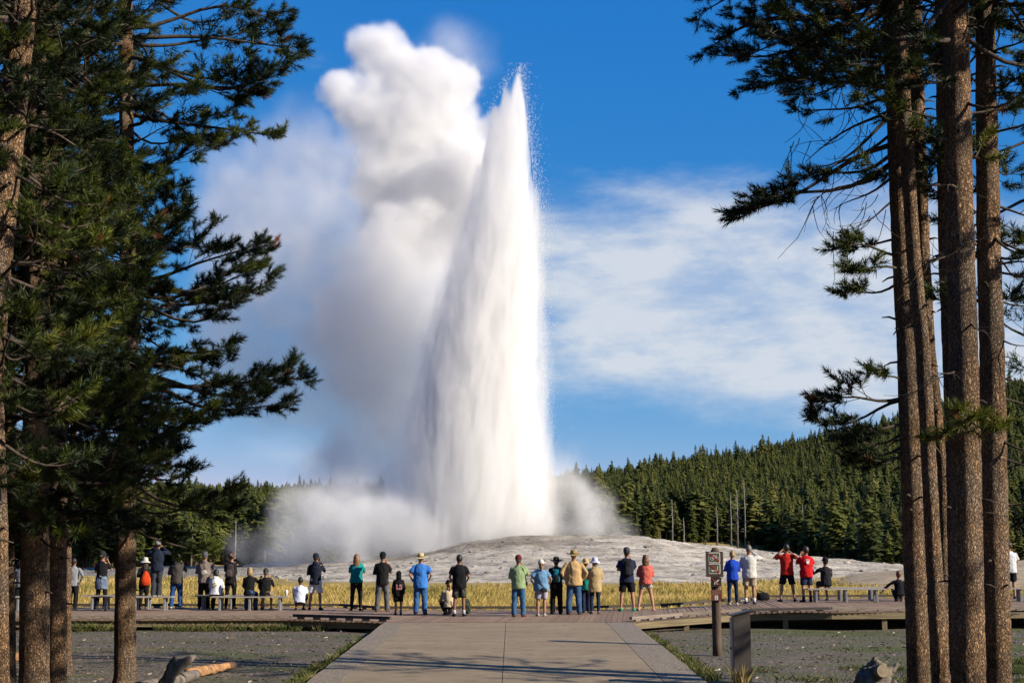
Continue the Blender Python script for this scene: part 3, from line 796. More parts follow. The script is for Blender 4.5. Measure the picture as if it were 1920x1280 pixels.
def build_logs():
    grey = mat('driftwood', (.24, .205, .165), (.075, .06, .05), scale=3, rough=.85, bump=.6, bscale=14, stretch=(4, 4, .7), lo=.3, hi=.65)
    orange = mat('barked_log', (.52, .27, .11), (.20, .11, .06), scale=9, rough=.85, bump=.5, bscale=20)
    cut = mat('cut_wood', (.42, .33, .22), (.27, .21, .14), scale=9, rough=.85, bump=.2)
    d = 20.6
    def at(px, py, dd=0): return P(px, py, d + dd)
    b = MB(); gnarl(b, [at(300, 1300), at(318, 1268), at(323, 1246), at(329, 1230)], [.14, .10, .075, .03], seed=3)
    r = b.build('driftwood_snag', grey, None, True); tag(r, 'forked grey driftwood snag sticking up from the gravel', 'driftwood')
    b = MB(); gnarl(b, [at(316, 1266), at(336, 1247), at(354, 1236), at(365, 1230, .1)], [.09, .085, .06, .035], seed=8); b.build('fork_branch', grey, r, True)
    b = MB(); gnarl(b, [at(330, 1256), at(342, 1262), at(350, 1269)], [.035, .022, .01], seed=5); b.build('fork_branch', grey, r, True)
    b = MB(); gnarl(b, [G(250, 1292, GZ + .08), G(330, 1276, GZ + .09), G(366, 1264, GZ + .09)], [.10, .11, .09], seed=2); b.build('fallen_log', grey, None, True)
    tag(bpy.data.objects['fallen_log'], 'low grey fallen log lying behind the forked snag', 'log')
    b = MB(); a0, a1 = G(352, 1262, GZ + .09), G(438, 1246, GZ + .09)
    gnarl(b, [a0, a0.lerp(a1, .3), a0.lerp(a1, .65), a1 - (a1 - a0).normalized() * .03, a1], [.085, .09, .078, .066, .035], seed=12, amp=.22); o = b.build('fallen_log', orange, None, True)
    tag(o, 'orange brown bark covered log lying on the gravel', 'log')
    # root stump on the right
    d = 19.2
    b = MB(); gnarl(b, [P(1612, 1330, d), P(1632, 1290, d), P(1645, 1256, d), P(1648, 1240, d)], [.30, .24, .17, .10], seed=21, amp=.35, n=16)
    r = b.build('stump', grey, None, True); tag(r, 'weathered grey root stump with cut end on the grass', 'stump')
    b = MB(); gnarl(b, [P(1640, 1262, d), P(1652, 1258, d - .18), P(1656, 1257, d - .30)], [.11, .10, .095], seed=4, amp=.12, n=14); o = b.build('cut_limb', grey, r, True)
    c = P(1656.5, 1257, d - .306); b = MB(); t = (P(1656, 1257, d - .30) - P(1652, 1258, d - .18)).normalized(); u = Vector((0, 0, 1)).cross(t).normalized(); w = t.cross(u)
    b.poly([c + (u * math.cos(a) + w * math.sin(a)) * .088 for a in [math.tau * k / 16 for k in range(16)]][::-1]); b.build('cut_face', cut, o)
    b = MB(); gnarl(b, [P(1658, 1264, d), P(1672, 1256, d), P(1684, 1243, d)], [.08, .055, .018], seed=14, amp=.4); b.build('broken_root', grey, r, True)
    b = MB(); gnarl(b, [P(1630, 1262, d), P(1615, 1270, d), P(1606, 1285, d)], [.10, .09, .05], seed=24, amp=.4); b.build('broken_root', grey, r, True)
    b = MB(); gnarl(b, [P(1645, 1245, d), P(1640, 1236, d), P(1644, 1230, d)], [.06, .045, .015], seed=25, amp=.4); b.build('broken_root', grey, r, True)
    b = MB(); gnarl(b, [P(1665, 1290, d), P(1680, 1300, d), P(1700, 1315, d)], [.16, .14, .08], seed=27, amp=.3); b.build('broken_root', grey, r, True)
    b = MB(); a0, a1 = G(26, 1232, GZ + .08), G(48, 1228, GZ + .08); gnarl(b, [a0, a1], [.09, .08], seed=31); o = b.build('fallen_log', orange, None, True)
    tag(o, 'short log end showing between the dark left trunks', 'log')
# ------------------------------------------------------------------ people
_bake = []            # (object, extra MB, wrinkle) waiting for the surface pass
def cloth(hexa, hex2=None, scale=16, **k):
    c = lin(hexa); c2 = lin(hex2) if hex2 else tuple(q * .8 for q in c)
    return mat('cloth_' + hexa.strip('#') + (hex2 or '').strip('#'), c, c2, scale=scale, rough=.9, bump=.25, bscale=60, spec=.15, dist=.01, **k)
def skin_mat(hexa): return mat('skin_' + hexa, lin(hexa), tuple(q * .88 for q in lin(hexa)), scale=12, rough=.6, spec=.3)
def hair_mat(hexa): return mat('hair_' + hexa, lin(hexa), tuple(q * .6 for q in lin(hexa)), scale=30, rough=.55, spec=.4, stretch=(1, 1, .12), bump=.4, bscale=80, dist=.01)

def soft_obj(name, mb, m, parent, vox, extra=None, wrinkle=0.0):
    """a fused, smooth surface grown over overlapping shapes"""
    o = mb.build(name, m, parent, True)
    md = o.modifiers.new('fuse', 'REMESH'); md.mode = 'VOXEL'; md.voxel_size = vox; md.use_smooth_shade = True
    sm = o.modifiers.new('smooth', 'SMOOTH'); sm.factor = .5; sm.iterations = 2
    _bake.append((o, extra, wrinkle))
    return o

def bake_soft():
    dg = bpy.context.evaluated_depsgraph_get()
    for o, extra, wr in _bake:
        me = bpy.data.meshes.new_from_object(o.evaluated_get(dg))
        nv = len(me.vertices)
        if wr:
            co = np.empty(nv * 3, dtype=np.float32); me.vertices.foreach_get('co', co); co = co.reshape(-1, 3)
            no = np.empty(nv * 3, dtype=np.float32); me.vertices.foreach_get('normal', no); no = no.reshape(-1, 3)
            sd_ = random.uniform(0, 50)
            nz = np.array([mnoise.fractal(Vector((p[0] * 9 + sd_, p[1] * 9, p[2] * 7 + p[0] * 3)), 1, 2, 3) for p in co])
            co = co + no * (nz * wr)[:, None]
            me.vertices.foreach_set('co', co.astype(np.float32).ravel())
        if extra is not None and extra.v:
            bm = bmesh.new(); bm.from_mesh(me)
            vs = [bm.verts.new(v) for v in extra.v]
            for f in extra.f:
                try: bm.faces.new([vs[i] for i in f])
                except ValueError: pass
            bm.to_mesh(me); bm.free()
        me.polygons.foreach_set('use_smooth', [True] * len(me.polygons)); me.update()
        old = o.data; o.modifiers.clear(); nm = old.name
        m = old.materials[0]; o.data = me; me.name = nm
        if not me.materials: me.materials.append(m)
        bpy.data.meshes.remove(old)
    _bake.clear()

ARMS = {  # elbow and wrist, relative to the shoulder, for the right arm (x outwards)
    'down': ((.06, -.03, -.28), (.075, .05, -.53)), 'pocket': ((.14, -.09, -.25), (.035, .05, -.45)), 'cam': ((.09, .17, -.20), (-.10, .24, .10)),
    'phone': ((.07, .16, -.22), (-.03, .36, .04)), 'fold': ((.08, .02, -.27), (-.10, .22, -.22)), 'up': ((.20, .13, -.06), (-.08, .20, .17)),
    'low': ((.10, -.02, -.27), (.02, .18, -.42)), 'side': ((.24, .10, -.16), (.42, .26, -.36)), 'chin': ((.07, .12, -.25), (-.07, .19, .04)),
    'knee': ((.06, .16, -.22), (.0, .36, -.34)), 'hip': ((.17, -.08, -.24), (.06, .03, -.44)), 'phoneout': ((.16, .17, -.14), (.14, .40, .02))}

def person(px, feet, head, label, top, bottom, shoes='#2a2a2a', skin='#a87c62', hair=None, hat=None, pose='stand', arms=('down', 'down'),
           stance=(-.10, 0, .10, 0), yaw=0.0, lean=0.0, sex='m', z_up=0.0, sleeves='long', legs='long', hood=None, child=False, head_yaw=0.0, head_pitch=.12,
           sock=None, fat=0.0, hem=None, loose=0.0, group='people watching from the boardwalk', at=None, extras=(), full=None):
    p0 = at or _gp(px, feet)
    z0 = deck_z(p0.x) + z_up
    if z_up: p0 = G(px, feet, z0)
    H = full or (feet - head) * p0.y / FPX
    s = H / 1.78
    vox = .022 * s
    r = empty('person', (p0.x, p0.y, z0), R(yaw)); tag(r, label, 'person', group)
    fem = sex == 'f'
    X, Yv, Z = Vector((1, 0, 0)), Vector((0, 1, 0)), Vector((0, 0, 1))
    hw, sw = (.088, .158) if fem else (.088, .18)
    if child: sw *= .92
    # --- skeleton
    if pose == 'stand':
        pel = Vector(((stance[0] + stance[2]) / 2, (stance[1] + stance[3]) / 2, .93 - .25 * max(0, abs(stance[2] - stance[0]) / 2 - .12)))
    elif pose == 'sit': pel = Vector((0, 0, .56))
    else: pel = Vector((0, 0, .30))
    up = (Z * math.cos(lean) + Yv * math.sin(lean)).normalized(); fw = up.cross(X) * -1; fw = X.cross(up) * -1
    fw = up.cross(X)
    J = {}
    for sd_, k in ((-1, 'L'), (1, 'R')):
        hip = pel + X * sd_ * hw - up * .03
        if pose == 'stand':
            fx, fy = (stance[0], stance[1]) if sd_ < 0 else (stance[2], stance[3])
            ank = Vector((fx, fy, .085)); kn = hip.lerp(ank, .5) + Yv * .03 + X * sd_ * .008; toe = Vector((math.sin(.25) * sd_, math.cos(.25), 0))
        elif pose == 'sit':
            kn = pel + Vector((sd_ * .14, .42, -.02)); ank = Vector((sd_ * .15 + stance[0] * 0, .36 + stance[1 if sd_ < 0 else 3], .085)); toe = Vector((.15 * sd_, 1, 0)).normalized()
        else:
            kn = Vector((sd_ * .17, .34, .46)); ank = Vector((sd_ * .11, .06 + (.14 if sd_ > 0 else -.06), .085)); toe = Vector((.2 * sd_, 1, 0)).normalized()
        sh = pel + up * .465 + X * sd_ * sw
        e, w = ARMS[arms[0 if sd_ < 0 else 1]]
        def rel(q): return X * (q[0] * sd_) + fw * q[1] + up * q[2]
        J[k] = dict(hip=hip, kn=kn, ank=ank, toe=toe, sh=sh, el=sh + rel(e), wr=sh + rel(w))
    neck = pel + up * .56
    hup = (up * .5 + Z * .5 - fw * head_pitch).normalized(); hx = Matrix.Rotation(R(head_yaw), 3, hup) @ X; hf = hup.cross(hx).normalized(); hx = hf.cross(hup).normalized()
    hs = 1.24 if child else 1.10
    hc = neck + hup * (.150 if not child else .165)
    def ring(c, w, d_, ax=X, ay=None, n=14):
        ay = ay or fw
        return [(c + ax * math.cos(a) * w + ay * math.sin(a) * d_) * s for a in [math.tau * k / n for k in range(n)]]
    def S(v): return Vector(v) * s
    wm, dm = (1 + fat), (1 + fat * 1.2)
    torso = [(-.10, .13, .105), (0, .168 if not fem else .172, .125), (.12, .15 if not fem else .132, .108), (.30, .165 if not fem else .148, .122), (.41, .168 if not fem else .148, .112), (.475, .135, .09), (.52, .088, .074), (.56, .062, .06), (.62, .056, .058)]
    # --- body
    b = MB()
    b.loft([ring(pel + up * t, w * (wm if t < .4 else 1), d_ * (dm if t < .4 else 1)) for t, w, d_ in torso])
    b.tube([S(neck - up * .04), S(hc)], [.058 * s, .054 * s], 10)
    b.ellipsoid(S(hc), (.076 * s * hs, .094 * s * hs, .118 * s * hs), 14, 10, (hx, hf, hup))
    b.ellipsoid(S(hc - hup * .055 * hs + hf * .035 * hs), (.054 * s * hs, .056 * s * hs, .06 * s * hs), 10, 6, (hx, hf, hup))     # jaw
    b.ellipsoid(S(hc - hup * .015 * hs + hf * .10 * hs), (.014 * s * hs, .022 * s * hs, .026 * s * hs), 8, 6, (hx, hf, hup))       # nose
    fing = MB()
    for sd_, k in ((-1, 'L'), (1, 'R')):
        j = J[k]
        b.ellipsoid(S(hc + hx * sd_ * .076 * hs - hup * .01), (.012 * s * hs, .022 * s * hs, .032 * s * hs), 8, 6, (hx, hf, hup))  # ear
        fing.ellipsoid(S(hc + hx * sd_ * .031 * hs + hf * .088 * hs + hup * .012), (.014 * s, .008 * s, .009 * s), 6, 4, (hx, hf, hup))  # eyelid
        b.tube([S(j['hip'] + up * .04), S(j['hip'].lerp(j['kn'], .45)), S(j['kn']), S(j['kn'].lerp(j['ank'], .3)), S(j['ank'])], [q * s * (1 + fat * .5) for q in (.092, .08, .056, .058, .038)], 10)
        b.tube([S(j['ank'] - j['toe'] * .05 - Z * .04), S(j['ank'] + j['toe'] * .06 - Z * .05), S(j['ank'] + j['toe'] * .15 - Z * .06)], [.036 * s, .038 * s, .028 * s], 8)
        b.tube([S(j['sh'] - X * sd_ * .04), S(j['sh']), S(j['sh'].lerp(j['el'], .5)), S(j['el']), S(j['el'].lerp(j['wr'], .35)), S(j['wr'])], [q * s for q in (.05, .054, .046, .038, .038, .026)], 10)
        # hand: palm, four fingers of unequal length bent at the knuckle, a thumb from the side
        hd = (j['wr'] - j['el']).normalized(); inn = (-X * sd_); nr = hd.cross(inn)
        if nr.length < .1: nr = hd.cross(fw)
        nr.normalize(); side = nr.cross(hd).normalized()
        pc = j['wr'] + hd * .045
        b.ellipsoid(S(pc), (.04 * s, .02 * s, .055 * s), 10, 6, (side, nr, hd))
        curl = 1.0 if arms[0 if sd_ < 0 else 1] in ('cam', 'phone', 'up', 'chin', 'phoneout') else .5
        for q, L in ((-.030, .062), (-.010, .075), (.011, .072), (.031, .055)):
            k0 = pc + hd * .035 + side * q; k1 = k0 + (hd * (1 - .3 * curl) + inn * .5 * curl).normalized() * L * .55; k2 = k1 + (hd * (1 - .9 * curl) + inn * .9 * curl).normalized() * L * .5
            fing.tube([S(k0), S(k1), S(k2)], [.0098 * s, .0088 * s, .0068 * s], 6)
        t0 = pc - hd * .015 + side * .034; t1 = t0 + (side * .7 + hd * .6 + inn * .3).normalized() * .038; t2 = t1 + (hd * .9 + inn * .4).normalized() * .03
        fing.tube([S(t0), S(t1), S(t2)], [.0125 * s, .010 * s, .0075 * s], 6)
    soft_obj('body', b, skin_mat(skin), r, vox * 1.3, fing)
    # --- top
    if top is not None:
        b = MB(); lo_ = (.022 + loose)
        hm = hem if hem is not None else (-.13 if sleeves != 'none' else -.1)
        prof = [(hm, .162, .128), (hm + .06, .166, .13), (.0, .162, .126), (.12, .154 if not fem else .14, .116), (.30, .164 if not fem else .148, .124), (.41, .165 if not fem else .146, .112), (.475, .128, .088), (.515, .092, .075), (.55, .07, .066)]
        if pose != 'stand': prof = [(max(hm, -.06), .175, .135)] + prof[2:]
        b.loft([ring(pel + up * t, w * (wm if t < .4 else 1) + lo_ * (1 if t < .48 else .5), d_ * (dm if t < .4 else 1) + lo_ * (1 if t < .48 else .5)) for t, w, d_ in prof])
        for sd_, k in ((-1, 'L'), (1, 'R')):
            j = J[k]
            if sleeves == 'short':
                e = j['sh'].lerp(j['el'], .72)
                b.tube([S(j['sh'] - X * sd_ * .05), S(j['sh']), S(e)], [.05 * s, (.058 + loose * .4) * s, (.062 + loose * .7) * s], 10)
            elif sleeves == 'long':
                b.tube([S(j['sh'] - X * sd_ * .05), S(j['sh']), S(j['sh'].lerp(j['el'], .6)), S(j['el']), S(j['el'].lerp(j['wr'], .5)), S(j['wr'])], [q * s for q in (.05, .06 + loose * .4, .057 + loose * .4, .052 + loose * .4, .046 + loose * .4, .038)], 10)
        if hood:
            b.ellipsoid(S(neck - fw * .075 - up * .025), (.10 * s, .055 * s, .075 * s), 12, 8, (X, fw, up))
        soft_obj({'hoodie': 'hoodie', 'jacket': 'jacket'}.get(hood, 'shirt'), b, top, r, vox, None, .015 * s)
    # --- trousers or shorts
    if bottom is not None:
        b = MB()
        b.loft([ring(pel + up * t, w * wm, d_ * dm) for t, w, d_ in ((-.10, .15, .12), (-.02, .182, .14), (.06, .172, .13), (.12, .16, .122))])
        for sd_, k in ((-1, 'L'), (1, 'R')):
            j = J[k]; tight = legs == 'tight'
            if legs in ('long', 'tight'):
                rr = (.10, .086, .066, .064, .05) if tight else (.108, .10, .086, .082, .076)
                b.tube([S(j['hip'] + up * .03), S(j['hip'].lerp(j['kn'], .5)), S(j['kn']), S(j['kn'].lerp(j['ank'], .45)), S(j['ank'] - Z * (.0 if tight else .03))], [q * s * (1 + fat * .5) for q in rr], 10)
            else:
                f = {'shorts': .88, 'short': .45}.get(legs, .88)
                e = j['hip'].lerp(j['kn'], f)
                b.tube([S(j['hip'] + up * .03), S(j['hip'].lerp(e, .6)), S(e)], [q * s * (1 + fat * .5) for q in (.108, .106, .102)], 12)
        soft_obj('shorts' if legs in ('shorts', 'short') else 'trousers', b, bottom, r, vox, None, .013 * s)
    # --- shoes and socks
    sm = cloth(shoes)
    for k in 'LR':
        j = J[k]; a, t = j['ank'], j['toe']; b = MB(); rt = t.cross(Z)
        prof = [(-.075, .028, .05), (-.055, .042, .085), (0, .045, .09), (.06, .048, .07), (.12, .05, .055), (.165, .042, .045), (.185, .02, .03)]
        b.loft([[((a * 1.0 + t * y - Z * (a.z - .002)) + rt * math.cos(q) * w + Z * (h / 2 + math.sin(q) * h / 2)) * s for q in [math.tau * i / 10 for i in range(10)]] for y, w, h in prof])
        b.build('shoe', sm, r, True)
        if sock:
            b = MB(); b.tube([S(a - Z * .03), S(a + (j['kn'] - a).normalized() * .10)], [.046 * s, .048 * s], 10); b.build('sock', cloth(sock), r, True)
    # --- hair and headwear
    def H3(x, y, z): return (hc + hx * x * hs + hf * y * hs + hup * z * hs) * s
    if hair:
        kind, col = hair; b = MB()
        b.ellipsoid(H3(0, -.012, .018), (.084 * s * hs, .098 * s * hs, .112 * s * hs), 14, 10, (hx, hf, hup))
        if kind == 'long':
            b.tube([H3(0, -.05, .05), H3(0, -.088, -.05), H3(0, -.092, -.15), H3(.01, -.098, -.25), H3(.015, -.098, -.31)], [q * s for q in (.07, .086, .088, .07, .03)], 12, flat=.5)
            for q in (-1, 1): b.tube([H3(q * .05, -.02, .04), H3(q * .075, -.045, -.07), H3(q * .07, -.07, -.2)], [.045 * s, .038 * s, .02 * s], 8)
        elif kind == 'bun':
            b.ellipsoid(H3(0, -.115, -.01), (.042 * s, .042 * s, .045 * s), 10, 8, (hx, hf, hup))
        elif kind == 'pony':
            b.tube([H3(0, -.09, .0), H3(0, -.13, -.05), H3(0, -.125, -.15), H3(0, -.12, -.21)], [q * s for q in (.028, .036, .034, .012)], 10)
        elif kind == 'curly':
            for q in range(26):
                a, c_ = random.uniform(0, math.tau), random.uniform(-.3, 1)
                b.ellipsoid(H3(math.cos(a) * .085 * math.sqrt(max(0, 1 - c_ * c_)), -.02 + math.sin(a) * .095 * math.sqrt(max(0, 1 - c_ * c_)), .02 + c_ * .105), [.034 * s] * 3, 6, 4)
        elif kind == 'bob':
            b.tube([H3(0, -.03, .05), H3(0, -.05, -.04), H3(0, -.045, -.12)], [q * s for q in (.08, .098, .088)], 12, flat=.75)
        soft_obj('hair', b, hair_mat(col), r, .017 * s, None, .006 * s)
    if hat:
        kind, col = hat[0], hat[1]; hmn = cloth(col); b = MB(); n = 18
        def disc(rx, ry, z, off=0.0, lift=0.0):
            return [H3(math.cos(a) * rx, math.sin(a) * ry + off, z + lift * math.cos(2 * a)) for a in [math.tau * i / n for i in range(n)]]
        if kind == 'cap':
            b.loft([disc(.088, .106, .015), disc(.09, .108, .045), disc(.084, .10, .085), disc(.062, .074, .122), disc(.03, .036, .138), disc(.004, .005, .141)])
            o = b.build('cap', hmn, r, True)
            b = MB(); ring_ = lambda z: [H3(math.cos(a) * .082, .085 + math.sin(a) * .10, z - .012 * math.cos(a) ** 2 * 2) for a in [math.pi * i / 10 for i in range(11)]]
            b.loft([ring_(.03), ring_(.042)]); b.build('visor', hmn, o, True)
        elif kind == 'beanie':
            b.loft([disc(.088, .106, .0), disc(.092, .11, .04), disc(.088, .105, .09), disc(.062, .072, .135), disc(.004, .005, .15)]); b.build('beanie', hmn, r, True)
        elif kind == 'hood':
            b.ellipsoid(H3(0, -.02, .01), (.115 * s, .13 * s, .15 * s), 14, 10, (hx, hf, hup)); b.ellipsoid(H3(0, -.05, -.1), (.12 * s, .11 * s, .1 * s), 12, 8, (hx, hf, hup)); soft_obj('hood', b, hmn, r, .014 * s, None, .006 * s)
        else:      # brimmed hats
            br = {'sun': .165, 'straw': .19, 'bucket': .15}.get(kind, .17)
            lf = {'sun': -.02, 'straw': .022, 'bucket': .01}.get(kind, .015)
            dr = {'sun': -.045, 'straw': -.004, 'bucket': -.02}.get(kind, -.01)
            o = None
            b.loft([disc(.088, .106, .03), disc(.086, .104, .08), disc(.076, .09, .125), disc(.05, .062, .142), disc(.02, .028, .13 if kind == 'straw' else .146), disc(.004, .005, .128 if kind == 'straw' else .147)])
            o = b.build('hat', hmn, r, True)
            b = MB(); b.loft([disc(.086, .104, .032), disc((.09 + br) / 2, (.108 + br * 1.05) / 2, .034 + dr * .3, 0, lf * .4), disc(br, br * 1.08, .036 + dr, 0, lf), disc(br, br * 1.08, .03 + dr, 0, lf), disc((.09 + br) / 2, (.108 + br * 1.05) / 2, .026 + dr * .3, 0, lf * .4), disc(.086, .104, .024)], cap=False)
            b.build('brim', hmn, o, True)
            b = MB(); b.loft([disc(.0885, .1065, .036), disc(.089, .107, .06), disc(.0875, .1055, .061)], cap=False); b.build('hat_band', cloth(hat[2] if len(hat) > 2 else col), o, True)
    info = dict(root=r, s=s, J=J, pel=pel, up=up, fw=fw, X=X, neck=neck, hc=hc, hf=hf, hx=hx, hup=hup, loc=r.location.copy(), yaw=R(yaw))
    return info

def worn(name, info, m, label, cat, mb, group=None, smooth=True):
    o = mb.build(name, m, None, smooth); o.location = info['loc']; o.rotation_euler = (0, 0, info['yaw'])
    tag(o, label, cat, group); return o

def rounded(b, c, ax, ay, az, w, d, h, s, taper=.8, n=16, p=3.0):
    """soft box: superellipse rings along az"""
    rings = []
    for t, f in ((-1, .55), (-.93, .85), (-.75, 1), (0, 1.03), (.6, .97 * (taper + 1) / 2), (.88, .85 * taper), (1, .5 * taper)):
        rr = []
        for k in range(n):
            a = math.tau * k / n; ca, sa = math.cos(a), math.sin(a)
            q = (abs(ca) ** p + abs(sa) ** p) ** (-1 / p)
            rr.append((c + az * t * h / 2 + ax * ca * q * w / 2 * f + ay * sa * q * d / 2 * f) * s)
        rings.append(rr)
    b.loft(rings)

def backpack(info, col, label, h=.42, w=.27, d=.16, strap=None, col2=None):
    s, pel, up, fw, X = (info[k] for k in ('s', 'pel', 'up', 'fw', 'X'))
    b = MB(); rounded(b, pel + up * .27 - fw * (.15 + d / 2), X, fw, up, w, d, h, s)
    o = worn('backpack', info, cloth(col), label, 'backpack', b)
    b = MB(); rounded(b, pel + up * .20 - fw * (.15 + d + .015), X, fw, up, w * .75, .06, h * .5, s); b.build('front_pocket', cloth(col2 or col), o, True)
    for q in (-1, 1):
        b = MB(); b.tube([(pel + up * .44 + X * q * .09 - fw * .17) * s, (pel + up * .525 + X * q * .10 - fw * .06) * s, (pel + up * .52 + X * q * .11 + fw * .06) * s, (pel + up * .40 + X * q * .12 + fw * .165) * s, (pel + up * .2 + X * q * .17 + fw * .09) * s, (pel + up * .1 + X * q * .16 - fw * .16) * s], .021 * s, 8, flat=.5)
        b.build('strap', cloth(strap or col), o, True)
    return o

def gadget(info, kind, label, hand=None):
    """phone or camera held in front of the face, or in a raised hand"""
    s = info['s']; J = info['J']; m = mat('gadget_black', (.015, .015, .017), (.01, .01, .01), rough=.35, spec=.5)
    if hand: c = J[hand]['wr'] + (J[hand]['wr'] - J[hand]['el']).normalized() * .07
    else: c = (J['L']['wr'] + J['R']['wr']) / 2 + info['fw'] * .05
    b = MB()
    if kind == 'camera':
        b.box((-.07, -.03, -.045), (.07, .03, .045), .012); o = worn('camera', info, m, label, 'camera', b)
        bb = MB(); bb.tube([(0, .02, 0), (0, .07, 0), (0, .12, 0)], [.036, .038, .033], 14); bb.build('lens', m, o, True)
        bb = MB(); bb.box((-.025, -.025, .0455), (.025, .02, .062), .006); bb.build('viewfinder', m, o)
    else:
        b.box((-.038, -.006, -.08), (.038, .006, .08), .004); o = worn('phone', info, m, label, 'phone', b)
        bb = MB(); bb.box((-.034, -.0075, -.074), (.034, -.0062, .074)); bb.build('screen', mat('phone_screen', (.03, .04, .06), (.02, .03, .05), rough=.1, spec=.6), o)
    Mz = Matrix.Rotation(info['yaw'], 3, 'Z')
    o.location = info['loc'] + Mz @ (c * s); o.scale = (s, s, s)
    return o

def back_print(info, text, col, size, z=.30, label=None, y=.0, x=0.0, fat_=.0):
    """flat lettering printed on the back of a garment, a child of that garment"""
    s, pel, up, fw = info['s'], info['pel'], info['up'], info['fw']
    cu = bpy.data.curves.new('print', 'FONT'); cu.body = text; cu.size = size * s; cu.align_x = 'CENTER'; cu.align_y = 'CENTER'; cu.extrude = .002; cu.offset = fat_
    tmp = bpy.data.objects.new('print', cu); COL.objects.link(tmp)
    me = bpy.data.meshes.new_from_object(tmp.evaluated_get(bpy.context.evaluated_depsgraph_get())); me.name = 'print'
    bpy.data.objects.remove(tmp); bpy.data.curves.remove(cu)
    me.materials.clear(); me.materials.append(cloth(col))
    o = link('print', me)
    garment = [c for c in info['root'].children if c.name.startswith(('shirt', 'hoodie', 'jacket'))][0]
    o.parent = garment
    o.location = (pel + up * z - fw * (.168 + y) + Vector((x, 0, 0))) * s
    o.rotation_euler = (math.pi / 2 - math.atan2(up.y, up.z), 0, 0)
    return o

